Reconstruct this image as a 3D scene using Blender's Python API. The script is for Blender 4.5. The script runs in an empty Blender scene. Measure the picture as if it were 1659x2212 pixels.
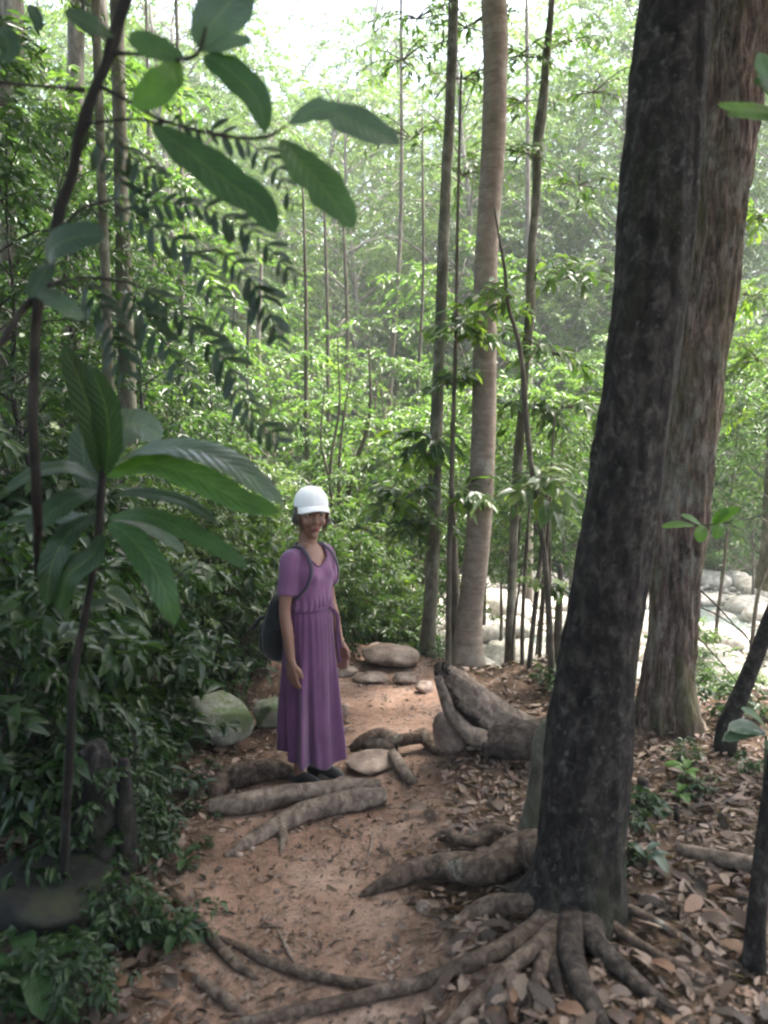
import bpy, math, random
import numpy as np
from mathutils import Vector, Matrix, Euler

SC = bpy.context.scene
COL = SC.collection
R = math.radians

# ------------------------------------------------------------------ camera
F, CX, CY = 1671.0, 829.5, 1106.0            # picture measured on a 1659 x 2212 grid
CAM = np.array([0.0, 0.0, 1.91])
PITCH = R(6.0)
cd = bpy.data.cameras.new('camera')
cd.sensor_fit = 'VERTICAL'; cd.sensor_height = 24.0; cd.lens = 24.0 * F / 2212.0
cd.clip_start = 0.05; cd.clip_end = 600.0
cd.dof.use_dof = True; cd.dof.focus_distance = 6.5; cd.dof.aperture_fstop = 1.7
co = bpy.data.objects.new('camera', cd); COL.objects.link(co)
co.location = CAM; co.rotation_euler = (R(90) - PITCH, 0, 0)
SC.camera = co

# ------------------------------------------------------------------ sky and sun (bright overcast above the canopy)
SUN_EL, SUN_AZ = R(68), R(62)                # azimuth measured from +Y towards +X
w = bpy.data.worlds.new('World'); SC.world = w; w.use_nodes = True
nt = w.node_tree; bg = nt.nodes['Background']
sky = nt.nodes.new('ShaderNodeTexSky'); sky.sky_type = 'NISHITA'; sky.sun_disc = False
sky.sun_elevation = SUN_EL; sky.sun_rotation = SUN_AZ
sky.air_density = 1.0; sky.dust_density = 6.0; sky.ozone_density = 1.0
nt.links.new(sky.outputs[0], bg.inputs[0]); bg.inputs[1].default_value = 0.15
sl = bpy.data.lights.new('sun', 'SUN'); sl.energy = 4.2; sl.angle = R(6); sl.color = (1.0, 0.96, 0.88)
so = bpy.data.objects.new('sun', sl); COL.objects.link(so)
d = Vector((math.sin(SUN_AZ) * math.cos(SUN_EL), math.cos(SUN_AZ) * math.cos(SUN_EL), math.sin(SUN_EL)))
so.rotation_euler = d.to_track_quat('Z', 'Y').to_euler(); so.location = (4, 6, 20)
SC.view_settings.view_transform = 'Standard'; SC.view_settings.look = 'None'
SC.view_settings.exposure = 2.75; SC.view_settings.gamma = 1.0
SC.view_settings.use_curve_mapping = False
SC.render.engine = 'CYCLES'
cy = SC.cycles
cy.use_denoising = True
cy.max_bounces = 7; cy.diffuse_bounces = 4; cy.glossy_bounces = 2; cy.transmission_bounces = 5
cy.volume_bounces = 0; cy.transparent_max_bounces = 4
cy.caustics_reflective = False; cy.caustics_refractive = False
cy.filter_width = 2.3

# ------------------------------------------------------------------ projection helpers
FW = np.array([0, math.cos(PITCH), -math.sin(PITCH)]); UP = np.array([0, math.sin(PITCH), math.cos(PITCH)])

def ray(dx, dy):
    return FW + np.array([1.0, 0, 0]) * ((dx - CX) / F) + UP * ((CY - dy) / F)

def V(dx, dy, Y):
    """where the sight line through a measured picture point reaches the distance Y"""
    r = ray(dx, dy)
    return CAM + r * (Y / r[1])

def project(p):
    q = np.asarray(p, float) - CAM
    D = q @ FW
    return CX + F * q[0] / D, CY - F * (q @ UP) / D, D

def G(dx, dy, lift=0.0):
    """where that sight line meets the ground"""
    r = ray(dx, dy)
    t0 = 0.8
    t = t0
    while t < 60:
        p = CAM + r * t
        if p[2] <= float(height(p[0], p[1])):
            a, b = t - 0.03 - 0.01 * t, t
            for _ in range(18):
                m = (a + b) / 2
                q = CAM + r * m
                if q[2] <= float(height(q[0], q[1])): b = m
                else: a = m
            q = CAM + r * b
            return np.array([q[0], q[1], q[2] + lift])
        t += 0.03 + 0.01 * t
    return CAM + r * 60

# ------------------------------------------------------------------ noise
def _hash(ix, iy, s):
    h = (ix.astype(np.int64) * 374761393 + iy.astype(np.int64) * 668265263 + s * 974634777) & 0x7fffffff
    h = ((h ^ (h >> 13)) * 1274126177) & 0x7fffffff
    return ((h ^ (h >> 16)) & 0xffff) / 65535.0

def vn(x, y, s=0):
    x = np.asarray(x, float); y = np.asarray(y, float)
    ix = np.floor(x); iy = np.floor(y); fx = x - ix; fy = y - iy
    fx = fx * fx * (3 - 2 * fx); fy = fy * fy * (3 - 2 * fy)
    a = _hash(ix, iy, s); b = _hash(ix + 1, iy, s); c = _hash(ix, iy + 1, s); d_ = _hash(ix + 1, iy + 1, s)
    return (a * (1 - fx) + b * fx) * (1 - fy) + (c * (1 - fx) + d_ * fx) * fy * 1.0 - 0.5

def fbm(x, y, s=0, o=4, g=0.5):
    t = 0; a = 1.0; f = 1.0
    for k in range(o):
        t = t + a * vn(np.asarray(x) * f + 17.3 * k, np.asarray(y) * f - 9.1 * k, s + k); a *= g; f *= 2.03
    return t

def sstep(a, b, x):
    t = np.clip((np.asarray(x, float) - a) / (b - a), 0, 1)
    return t * t * (3 - 2 * t)

# ------------------------------------------------------------------ terrain
PATH_X = np.array([[-2, -0.15], [1.5, -0.22], [2.3, -0.27], [2.9, -0.35], [3.6, -0.30], [4.3, -0.08], [5.2, 0.08], [6.0, 0.0], [6.6, -0.25], [8, -1.6], [11, -4.5]])

def path_dist(x, y):
    c = np.interp(y, PATH_X[:, 0], PATH_X[:, 1])
    return np.abs(np.asarray(x) - c) / np.interp(y, [1, 2.2, 3, 4, 5, 6.2, 8], [0.6, 0.46, 0.42, 0.52, 0.5, 0.62, 0.5])

def edge_y(x):
    """distance at which the bank drops to the stream"""
    return np.interp(x, [-12, -6, -2.6, -1.2, 0.2, 1.6, 2.4, 4, 8], [16, 12, 9.0, 7.4, 6.6, 6.0, 5.4, 5.1, 4.9]) 

def height_smooth(x, y):
    x = np.asarray(x, float); y = np.asarray(y, float)
    base = np.interp(y, [-10, 0, 2, 4, 6.5], [0.5, 0.35, 0.16, 0.0, -0.04])
    pd = path_dist(x, y)
    left = np.clip(-x - 0.62, 0, None)
    base = base + np.minimum(left, 1.2) * 0.16 * sstep(0.0, 1.2, left) + np.clip(left - 0.9, 0, 40) * 0.10
    e = edge_y(x)
    drop = sstep(0, 2.2, y - e)
    bed = -1.35 - 0.35 * sstep(2, 9, y - e)
    z = base * (1 - drop) + bed * drop
    far = np.clip(y - 19 - 0.25 * np.clip(x, 0, 30), 0, None)
    z = z + np.minimum(far, 30) * 0.19 + np.clip(far - 30, 0, None) * 0.28
    return z

def height(x, y):
    x = np.asarray(x, float); y = np.asarray(y, float)
    z = height_smooth(x, y)
    pd = path_dist(x, y)
    off = sstep(0.8, 1.6, pd)
    z = z - 0.05 * (1 - sstep(0.5, 1.2, pd)) * (y < 7)
    near = sstep(14, 8, y)
    z = z + fbm(x * 1.3, y * 1.3, 3, 4) * (0.05 + 0.10 * off) * (0.4 + 0.6 * near) + fbm(x * 9, y * 9, 11, 3) * (0.010 + 0.012 * off) * near
    z = z + fbm(x * 0.35, y * 0.35, 5, 3) * 0.8 * sstep(9, 16, y)
    # berm of soil under the broken log
    q = ((x - 0.52) / 0.42) ** 2 + ((y - 4.25) / 0.55) ** 2
    z = z + 0.13 * np.exp(-q * 1.6)
    return z

# ------------------------------------------------------------------ mesh helpers
def mesh_np(name, v, f, mat=None, smooth=False, rnd=None, uv=None, size=None):
    """v (n,3); f (m,k) or a list of index tuples; rnd per-vertex float; uv per-vertex (n,2)"""
    me = bpy.data.meshes.new(name)
    v = np.ascontiguousarray(v, dtype=np.float32)
    if isinstance(f, np.ndarray):
        m, k = f.shape
        me.vertices.add(len(v)); me.vertices.foreach_set('co', v.ravel())
        me.loops.add(m * k); me.loops.foreach_set('vertex_index', f.astype(np.int32).ravel())
        me.polygons.add(m); me.polygons.foreach_set('loop_start', np.arange(0, m * k, k, dtype=np.int32))
        me.update(calc_edges=True)
    else:
        me.from_pydata([tuple(p) for p in v.tolist()], [], [tuple(int(i) for i in q) for q in f]); me.update()
    if smooth:
        me.polygons.foreach_set('use_smooth', np.ones(len(me.polygons), dtype=bool))
    if rnd is not None:
        a = me.attributes.new('rnd', 'FLOAT', 'POINT'); a.data.foreach_set('value', np.asarray(rnd, np.float32))
    if uv is not None:
        a = me.attributes.new('st', 'FLOAT_VECTOR', 'POINT')
        a.data.foreach_set('vector', np.c_[np.asarray(uv, np.float32), np.zeros(len(v), np.float32)].astype(np.float32).ravel())
    if mat: me.materials.append(mat)
    return me

def link(name, me, parent=None, loc=None):
    o = bpy.data.objects.new(name, me); COL.objects.link(o)
    if parent is not None: o.parent = parent
    if loc is not None: o.location = [float(c) for c in loc]
    return o

def tag(o, label=None, cat=None, group=None, kind=None):
    if label: o['label'] = label
    if cat: o['category'] = cat
    if group: o['group'] = group
    if kind: o['kind'] = kind
    return o

def thing(name, label, cat, loc=(0, 0, 0), group=None, rz=0.0):
    o = bpy.data.objects.new(name, None); COL.objects.link(o)
    o.empty_display_size = 0.1
    o.location = [float(c) for c in loc]; o.rotation_euler = (0, 0, rz)
    return tag(o, label, cat, group)

def copy_tree(o, parent=None):
    c = o.copy(); COL.objects.link(c)
    if parent is not None: c.parent = parent
    for ch in list(o.children):
        copy_tree(ch, c)
    return c

class MB:
    """collects pieces of geometry that become one mesh"""
    def __init__(s): s.v = []; s.f = []; s.n = 0; s.r = []; s.uv = []
    def add(s, v, f, rnd=0.5, uv=None):
        v = np.asarray(v, float)
        s.v.append(v); s.f += [tuple(int(i) + s.n for i in q) for q in f]; s.n += len(v)
        s.r.append(np.full(len(v), rnd) if np.isscalar(rnd) else np.asarray(rnd))
        s.uv.append(np.zeros((len(v), 2)) if uv is None else uv)
        return s
    def mesh(s, name, mat, smooth=True):
        return mesh_np(name, np.concatenate(s.v), s.f, mat, smooth, np.concatenate(s.r), np.concatenate(s.uv))
    def build(s, name, mat, parent=None, smooth=True, loc=(0, 0, 0)):
        me = s.mesh(name, mat, smooth)
        if loc is not None and any(abs(c) > 0 for c in loc):
            me.transform(Matrix.Translation([-float(c) for c in loc]))
        o = link(name, me, parent)
        if parent is None: o.location = [float(c) for c in loc]
        return o

def spline(pts, n):
    """Catmull-Rom through pts (k, c) sampled at n points"""
    P = np.asarray(pts, float)
    if len(P) == 2: return P[0] + (P[1] - P[0]) * np.linspace(0, 1, n)[:, None]
    L = np.r_[0, np.cumsum(np.linalg.norm(np.diff(P[:, :3], axis=0), axis=1) + 1e-9)]; L /= L[-1]
    u = np.linspace(0, 1, n)
    h = np.diff(L); sl_ = np.diff(P, axis=0) / h[:, None]
    m = np.empty_like(P); m[0] = sl_[0]; m[-1] = sl_[-1]
    m[1:-1] = (sl_[:-1] * h[1:, None] + sl_[1:] * h[:-1, None]) / (h[1:] + h[:-1])[:, None]
    i = np.clip(np.searchsorted(L, u, side='right') - 1, 0, len(P) - 2)
    hh = h[i][:, None]; t = (u - L[i])[:, None] / hh
    return (2 * t ** 3 - 3 * t ** 2 + 1) * P[i] + (t ** 3 - 2 * t ** 2 + t) * hh * m[i] + (-2 * t ** 3 + 3 * t ** 2) * P[i + 1] + (t ** 3 - t ** 2) * hh * m[i + 1]

def frames(P):
    T = np.gradient(P, axis=0); T /= np.linalg.norm(T, axis=1)[:, None] + 1e-12
    N = np.zeros_like(P)
    a = np.array([0, 0, 1.0]) if abs(T[0, 2]) < 0.8 else np.array([1.0, 0, 0])
    n = np.cross(T[0], np.cross(a, T[0])); n /= np.linalg.norm(n)
    for i in range(len(P)):
        n = n - T[i] * (n @ T[i]); n /= np.linalg.norm(n) + 1e-12; N[i] = n
    return T, N, np.cross(T, N)

def tube(pts, radii, sides=10, n=None, lump=0.0, lscale=6.0, seed=0, cap=True, flat=1.0, lobes=None, fine=0.0):
    """tapered, lumpy limb along pts; returns v, f, uv (u round, v along in metres)"""
    P4 = np.c_[np.asarray(pts, float), np.asarray(radii, float)]
    n = n or max(4, 5 * len(P4))
    S = spline(P4, n); P = S[:, :3]; r = np.maximum(S[:, 3], 1e-4)
    T, N, B = frames(P)
    th = np.linspace(0, 2 * np.pi, sides, endpoint=False)
    L = np.r_[0, np.cumsum(np.linalg.norm(np.diff(P, axis=0), axis=1))]
    TH, LL = np.meshgrid(th, L)
    RR = np.repeat(r[:, None], sides, 1)
    if lump:
        c, s_ = np.cos(TH) * 1.3, np.sin(TH) * 1.3
        nz = fbm(c + LL * lscale * 0.6 + seed, s_ + LL * lscale * 0.35 - seed * 2, seed, 3)
        RR = RR * (1 + lump * nz * 2)
    if fine:
        nz = fbm(np.cos(TH) * 5 + LL * 3 + 31, np.sin(TH) * 5 + LL * 3, seed + 5, 3)
        RR = RR * (1 + fine * nz * 2)
    if lobes is not None: RR = RR * lobes(TH, LL, L[-1])
    X = P[:, None, :] + RR[..., None] * (np.cos(TH)[..., None] * N[:, None, :] + flat * np.sin(TH)[..., None] * B[:, None, :])
    v = X.reshape(-1, 3)
    i = np.arange(n - 1)[:, None] * sides; j = np.arange(sides)[None, :]; k = (j + 1) % sides
    f = np.stack([i + j, i + k, i + sides + k, i + sides + j], -1).reshape(-1, 4)
    f = [tuple(q) for q in f.tolist()]
    uv = np.c_[(TH / (2 * np.pi)).ravel(), LL.ravel()]
    if cap:
        m = len(v)
        v = np.vstack([v, P[0] - T[0] * r[0] * 0.3, P[-1] + T[-1] * r[-1] * 0.3])
        uv = np.vstack([uv, [0.5, 0], [0.5, L[-1]]])
        for q in range(sides):
            f.append(((q + 1) % sides, q, m))
            f.append(((n - 1) * sides + q, (n - 1) * sides + (q + 1) % sides, m + 1))
    return v, f, uv

# ------------------------------------------------------------------ materials
def mat_new(name):
    m = bpy.data.materials.new(name); m.use_nodes = True
    t = m.node_tree; return m, t, t.nodes['Principled BSDF'], t.nodes['Material Output']

def ramp(t, fac, stops):
    n = t.nodes.new('ShaderNodeValToRGB'); cr = n.color_ramp
    while len(cr.elements) < len(stops): cr.elements.new(0.5)
    for e, (p, c) in zip(cr.elements, stops): e.position = p; e.color = (*c, 1)
    if fac is not None: t.links.new(fac, n.inputs[0])
    return n.outputs[0]

def noise(t, scale, detail=6, rough=0.6, vec=None, dist=0.0):
    n = t.nodes.new('ShaderNodeTexNoise'); n.inputs['Scale'].default_value = scale
    n.inputs['Detail'].default_value = detail; n.inputs['Roughness'].default_value = rough; n.inputs['Distortion'].default_value = dist
    if vec is not None: t.links.new(vec, n.inputs['Vector'])
    return n.outputs[0]

def mapping(t, scale, kind='Object'):
    tc = t.nodes.new('ShaderNodeTexCoord'); mp = t.nodes.new('ShaderNodeMapping'); mp.inputs['Scale'].default_value = scale
    t.links.new(tc.outputs[kind], mp.inputs[0]); return mp.outputs[0]

def mixc(t, fac, a, b, mode='MIX'):
    n = t.nodes.new('ShaderNodeMix'); n.data_type = 'RGBA'; n.blend_type = mode
    for s, x in ((n.inputs[0], fac), (n.inputs[6], a), (n.inputs[7], b)):
        if isinstance(x, (int, float)): s.default_value = x
        elif isinstance(x, tuple): s.default_value = (*x, 1)
        else: t.links.new(x, s)
    return n.outputs[2]

def math_(t, op, a, b=0.0):
    n = t.nodes.new('ShaderNodeMath'); n.operation = op
    for s, x in ((n.inputs[0], a), (n.inputs[1], b)):
        if isinstance(x, (int, float)): s.default_value = x
        else: t.links.new(x, s)
    return n.outputs[0]

def attr(t, name, out='Fac'):
    n = t.nodes.new('ShaderNodeAttribute'); n.attribute_name = name; return n.outputs[out]

def bump(t, b, h, strength, dist):
    n = t.nodes.new('ShaderNodeBump'); n.inputs['Strength'].default_value = strength; n.inputs['Distance'].default_value = dist
    t.links.new(h, n.inputs['Height']); t.links.new(n.outputs[0], b.inputs['Normal'])
    return n

def up_factor(t, lo, hi):
    g = t.nodes.new('ShaderNodeNewGeometry'); s = t.nodes.new('ShaderNodeSeparateXYZ'); t.links.new(g.outputs['Normal'], s.inputs[0])
    m = t.nodes.new('ShaderNodeMapRange'); m.inputs[1].default_value = lo; m.inputs[2].default_value = hi
    t.links.new(s.outputs[2], m.inputs[0]); return m.outputs[0]

def leaf_mat(name, cols, trans=0.45, source='rnd', rough=0.36, veins=False, under=None, spec=0.5):
    """cols: ramp stops over a per-leaf value; light passes through the blade"""
    m, t, b, out = mat_new(name)
    if source == 'rnd': fac = attr(t, 'rnd')
    elif source == 'color':
        oi = t.nodes.new('ShaderNodeObjectInfo'); sp_ = t.nodes.new('ShaderNodeSeparateColor'); t.links.new(oi.outputs['Color'], sp_.inputs[0]); fac = sp_.outputs[0]
    else:
        oi = t.nodes.new('ShaderNodeObjectInfo'); fac = oi.outputs['Random']
    c = ramp(t, fac, [(i / (len(cols) - 1), k) for i, k in enumerate(cols)])
    nz = noise(t, 14, 4, 0.6, mapping(t, (1, 1, 1)))
    c = mixc(t, 0.6, c, ramp(t, nz, [(0.3, (0.55, 0.55, 0.55)), (0.7, (1.35, 1.35, 1.2))]), 'MULTIPLY')
    if veins:
        st = attr(t, 'st', 'Vector'); s = t.nodes.new('ShaderNodeSeparateXYZ'); t.links.new(st, s.inputs[0])
        au = math_(t, 'ABSOLUTE', s.outputs[0])
        mid = math_(t, 'LESS_THAN', au, 0.035)
        ph = math_(t, 'SUBTRACT', math_(t, 'MULTIPLY', s.outputs[1], veins), math_(t, 'MULTIPLY', au, 2.2))
        wv = math_(t, 'SINE', math_(t, 'MULTIPLY', ph, 6.2832))
        vein = math_(t, 'GREATER_THAN', wv, 0.93)
        k = math_(t, 'MAXIMUM', math_(t, 'MULTIPLY', vein, 0.12), math_(t, 'MULTIPLY', mid, 0.4))
        c = mixc(t, k, c, (0.16, 0.22, 0.07))
        bump(t, b, wv, 0.22, 0.003)
    t.links.new(c, b.inputs['Base Color']); b.inputs['Roughness'].default_value = rough
    b.inputs['Specular IOR Level'].default_value = spec
    tr = t.nodes.new('ShaderNodeBsdfTranslucent')
    t.links.new(mixc(t, 1.0, c, (1.65, 1.85, 0.85), 'MULTIPLY'), tr.inputs[0])
    mx = t.nodes.new('ShaderNodeMixShader'); mx.inputs[0].default_value = trans
    t.links.new(b.outputs[0], mx.inputs[1]); t.links.new(tr.outputs[0], mx.inputs[2]); t.links.new(mx.outputs[0], out.inputs[0])
    return m

def bark_mat(name, dark, mid, light, scale=(6, 6, 2), patch=2.0, bumpd=0.02, moss=0.0, mosscol=(0.10, 0.11, 0.025), lichen=0.0, rings=0.0, contrast=(0.35, 0.65), fleck=0.0):
    m, t, b, out = mat_new(name)
    vec = mapping(t, scale)
    n1 = noise(t, 3.0, 9, 0.68, vec, 0.4)
    n2 = noise(t, patch, 5, 0.6, mapping(t, (1, 1, 0.6)))
    n3 = noise(t, 22, 6, 0.7, vec)
    c = ramp(t, n1, [(contrast[0], dark), (0.5, mid), (contrast[1], light)])
    c = mixc(t, 0.75, c, ramp(t, n2, [(0.3, (0.5, 0.48, 0.46)), (0.55, (1.0, 1.0, 1.0)), (0.75, (1.35, 1.3, 1.22))]), 'MULTIPLY')
    if lichen:
        l = noise(t, 3.4, 7, 0.75, mapping(t, (1.6, 1.6, 1.0)))
        c = mixc(t, ramp(t, l, [(0.62 - lichen * 0.2, (0, 0, 0)), (0.68, (0.8, 0.8, 0.8))]), c, (0.36, 0.37, 0.31))
    if fleck:
        l = noise(t, 34, 3, 0.6, mapping(t, (1.0, 1.0, 1.0)))
        l2 = noise(t, 7, 3, 0.6, mapping(t, (1.0, 1.0, 1.0)))
        k = math_(t, 'MULTIPLY', ramp(t, l, [(0.56, (0, 0, 0)), (0.64, (1, 1, 1))]), ramp(t, l2, [(0.42, (0, 0, 0)), (0.6, (1, 1, 1))]))
        c = mixc(t, math_(t, 'MULTIPLY', k, fleck), c, (0.24, 0.24, 0.22))
    if moss:
        l = noise(t, 2.2, 6, 0.7, mapping(t, (1.4, 1.4, 0.5)))
        c = mixc(t, ramp(t, l, [(0.60 - moss * 0.35, (0, 0, 0)), (0.72 - moss * 0.2, (0.85, 0.85, 0.85))]), c, mosscol)
    h = math_(t, 'ADD', math_(t, 'MULTIPLY', n1, 0.7), math_(t, 'MULTIPLY', n3, 0.35))
    if rings:
        st = attr(t, 'st', 'Vector'); s = t.nodes.new('ShaderNodeSeparateXYZ'); t.links.new(st, s.inputs[0])
        rn = t.nodes.new('ShaderNodeTexNoise'); rn.noise_dimensions = '1D'; rn.inputs['Scale'].default_value = 7; rn.inputs['Detail'].default_value = 5
        t.links.new(s.outputs[1], rn.inputs['W'])
        rr = ramp(t, rn.outputs[0], [(0.47, (1, 1, 1)), (0.5, (0.45, 0.43, 0.42)), (0.53, (1, 1, 1))])
        c = mixc(t, rings, c, rr, 'MULTIPLY')
        h = math_(t, 'ADD', h, math_(t, 'MULTIPLY', rn.outputs[0], 0.5))
    t.links.new(c, b.inputs['Base Color']); b.inputs['Roughness'].default_value = 0.9; b.inputs['Specular IOR Level'].default_value = 0.25
    bump(t, b, h, 0.9, bumpd)
    return m
# ------------------------------------------------------------------ shared materials
GREENS_FAR = [(0.030, 0.054, 0.020), (0.050, 0.086, 0.030), (0.074, 0.115, 0.042), (0.110, 0.150, 0.055)]
GREENS_MID = [(0.024, 0.050, 0.018), (0.042, 0.080, 0.027), (0.064, 0.112, 0.036), (0.108, 0.160, 0.042)]
GREENS_DARK = [(0.014, 0.034, 0.014), (0.022, 0.050, 0.018), (0.034, 0.068, 0.022), (0.048, 0.084, 0.026)]
GREENS_PALE = [(0.060, 0.095, 0.050), (0.085, 0.125, 0.065), (0.110, 0.150, 0.080), (0.140, 0.180, 0.095)]
M = {}
M['leaf_far'] = leaf_mat('leaf_far', GREENS_FAR, 0.5)
M['leaf_mid'] = leaf_mat('leaf_mid', GREENS_MID, 0.5)
M['leaf_pale'] = leaf_mat('leaf_pale', GREENS_PALE, 0.45)
M['leaf_dark'] = leaf_mat('leaf_dark', GREENS_DARK, 0.35)
M['leaf_mid_single'] = leaf_mat('leaf_mid_single', GREENS_MID[1:] + [(0.15, 0.21, 0.03)], 0.5, source='object')
M['leaf_dark_single'] = leaf_mat('leaf_dark_single', GREENS_DARK, 0.35, source='object')
M['blade'] = leaf_mat('blade', [(0.028, 0.075, 0.026), (0.050, 0.112, 0.036)], 0.50, source='object', veins=11, rough=0.36)
M['blade_blue'] = leaf_mat('blade_blue', [(0.050, 0.092, 0.062), (0.068, 0.115, 0.078)], 0.4, source='object', veins=15, rough=0.30, spec=0.8)
M['blade_dark'] = leaf_mat('blade_dark', [(0.014, 0.038, 0.014), (0.022, 0.052, 0.018)], 0.32, source='object', veins=12, rough=0.4)
M['blade_bright'] = leaf_mat('blade_bright', [(0.06, 0.15, 0.020), (0.09, 0.19, 0.028)], 0.5, source='object', veins=9, rough=0.4)
M['dead'] = leaf_mat('dead', [(0.036, 0.024, 0.019), (0.085, 0.054, 0.042), (0.145, 0.098, 0.079), (0.225, 0.162, 0.132), (0.155, 0.082, 0.050)], 0.12, source='color', rough=0.6)
M['dead_mass'] = leaf_mat('dead_mass', [(0.034, 0.023, 0.018), (0.092, 0.058, 0.045), (0.155, 0.104, 0.084), (0.25, 0.180, 0.148), (0.080, 0.050, 0.038)], 0.12, rough=0.6)
M['leaf_bright'] = leaf_mat('leaf_bright', [(0.075, 0.14, 0.022), (0.11, 0.18, 0.026), (0.15, 0.21, 0.030)], 0.55)
M['leaflet'] = leaf_mat('leaflet', [(0.012, 0.030, 0.014), (0.020, 0.044, 0.018)], 0.2, source='object')
M['stem_dark'] = bark_mat('stem_dark', (0.012, 0.011, 0.010), (0.025, 0.022, 0.02), (0.05, 0.045, 0.04), bumpd=0.004)
M['stem'] = bark_mat('stem', (0.05, 0.042, 0.032), (0.10, 0.085, 0.065), (0.16, 0.14, 0.11), bumpd=0.004)
M['stem_green'] = bark_mat('stem_green', (0.04, 0.055, 0.03), (0.07, 0.09, 0.05), (0.11, 0.13, 0.08), bumpd=0.003)
M['bark_black'] = bark_mat('bark_black', (0.012, 0.0105, 0.010), (0.034, 0.029, 0.027), (0.095, 0.083, 0.074), (8, 8, 5), 2.2, 0.045, moss=0.22, mosscol=(0.032, 0.036, 0.016), fleck=0.32)
M['bark_red'] = bark_mat('bark_red', (0.035, 0.024, 0.020), (0.15, 0.103, 0.086), (0.36, 0.28, 0.24), (11, 11, 2.2), 2.4, 0.05, moss=0.36, mosscol=(0.085, 0.088, 0.03), lichen=0.6, fleck=0.25)
M['bark_pale'] = bark_mat('bark_pale', (0.17, 0.135, 0.105), (0.26, 0.21, 0.17), (0.36, 0.31, 0.26), (3, 3, 5), 1.1, 0.006, rings=0.35, contrast=(0.3, 0.7), fleck=0.25, lichen=0.25)
M['bark_mottled'] = bark_mat('bark_mottled', (0.065, 0.058, 0.046), (0.16, 0.145, 0.115), (0.34, 0.32, 0.27), (3, 3, 1.5), 2.2, 0.008, moss=0.5, mosscol=(0.06, 0.065, 0.03), lichen=0.45)
M['bark_far'] = bark_mat('bark_far', (0.10, 0.085, 0.07), (0.19, 0.165, 0.14), (0.32, 0.29, 0.25), (3, 3, 1.2), 1.0, 0.01)
M['root'] = bark_mat('root', (0.045, 0.030, 0.023), (0.115, 0.082, 0.063), (0.22, 0.165, 0.13), (9, 9, 9), 3.0, 0.014, lichen=0.12)
M['root_dark'] = bark_mat('root_dark', (0.022, 0.017, 0.014), (0.062, 0.047, 0.039), (0.14, 0.110, 0.092), (9, 9, 9), 3.0, 0.02)
M['blade_green'] = leaf_mat('blade_green', [(0.035, 0.095, 0.018), (0.05, 0.12, 0.022)], 0.45, source='object', veins=12, rough=0.4)
M['deadwood'] = bark_mat('deadwood', (0.075, 0.056, 0.046), (0.18, 0.140, 0.115), (0.30, 0.24, 0.20), (7, 7, 7), 2.6, 0.012)
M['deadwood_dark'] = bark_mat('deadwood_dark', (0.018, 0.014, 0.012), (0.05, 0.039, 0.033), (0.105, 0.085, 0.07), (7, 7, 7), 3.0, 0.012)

def rock_mat(name, a, b_, c_, moss=0.0, mosscol=(0.05, 0.075, 0.022)):
    m, t, b, out = mat_new(name)
    v = mapping(t, (1, 1, 1))
    n1 = noise(t, 5, 9, 0.65, v); n2 = noise(t, 26, 6, 0.7, v)
    c = ramp(t, n1, [(0.35, a), (0.5, b_), (0.66, c_)])
    c = mixc(t, 0.5, c, ramp(t, n2, [(0.35, (0.6, 0.6, 0.6)), (0.65, (1.3, 1.3, 1.3))]), 'MULTIPLY')
    if moss:
        l = noise(t, 6, 7, 0.7, v)
        k = math_(t, 'MULTIPLY', ramp(t, l, [(0.62 - moss * 0.3, (0, 0, 0)), (0.70 - moss * 0.2, (1, 1, 1))]), up_factor(t, -0.5, 0.3))
        c = mixc(t, k, c, mosscol)
    t.links.new(c, b.inputs['Base Color']); b.inputs['Roughness'].default_value = 0.85
    bump(t, b, math_(t, 'ADD', n1, math_(t, 'MULTIPLY', n2, 0.4)), 0.8, 0.02)
    return m
M['rock_mossy'] = rock_mat('rock_mossy', (0.10, 0.10, 0.085), (0.20, 0.20, 0.17), (0.33, 0.32, 0.27), 0.7)
M['rock_brown'] = rock_mat('rock_brown', (0.13, 0.095, 0.075), (0.25, 0.185, 0.15), (0.38, 0.30, 0.25))
M['rock_stream'] = rock_mat('rock_stream', (0.20, 0.18, 0.15), (0.36, 0.33, 0.285), (0.54, 0.51, 0.455))
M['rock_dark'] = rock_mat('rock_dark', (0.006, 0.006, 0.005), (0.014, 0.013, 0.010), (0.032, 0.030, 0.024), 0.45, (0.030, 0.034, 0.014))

# ------------------------------------------------------------------ ground: one sheet, graded, out to the horizon
def graded(a, b, step, out_lo, out_hi, grow=1.13):
    mid = list(np.arange(a, b, step)); lo, hi = [], []
    s = step; x = a
    while x > out_lo: s *= grow; x -= s; lo.append(x)
    s = step; x = mid[-1]
    while x < out_hi: s *= grow; x += s; hi.append(x)
    return np.array(lo[::-1] + mid + hi)
gx = graded(-2.4, 2.8, 0.032, -150, 150); gy = graded(1.6, 7.6, 0.034, -40, 220)
X, Y = np.meshgrid(gx, gy)
Z = height(X, Y)
nx, ny = len(gx), len(gy)
i = (np.arange(ny - 1)[:, None] * nx + np.arange(nx - 1)[None, :])
gf = np.stack([i, i + 1, i + 1 + nx, i + nx], -1).reshape(-1, 4)
pd = path_dist(X, Y) + 0.35 * fbm(X * 2.6, Y * 2.6, 41, 4)
pathm = (1 - sstep(0.75, 1.5, pd)) * (Y < 9)
bedm = sstep(1.0, 2.6, Y - edge_y(X)) * (1 - sstep(18, 22, Y))
gm = mesh_np('ground', np.c_[X.ravel(), Y.ravel(), Z.ravel()], gf, None, True)
hillm = sstep(19, 23, Y) + sstep(4, 8, -X) * (Y < 21)
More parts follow.
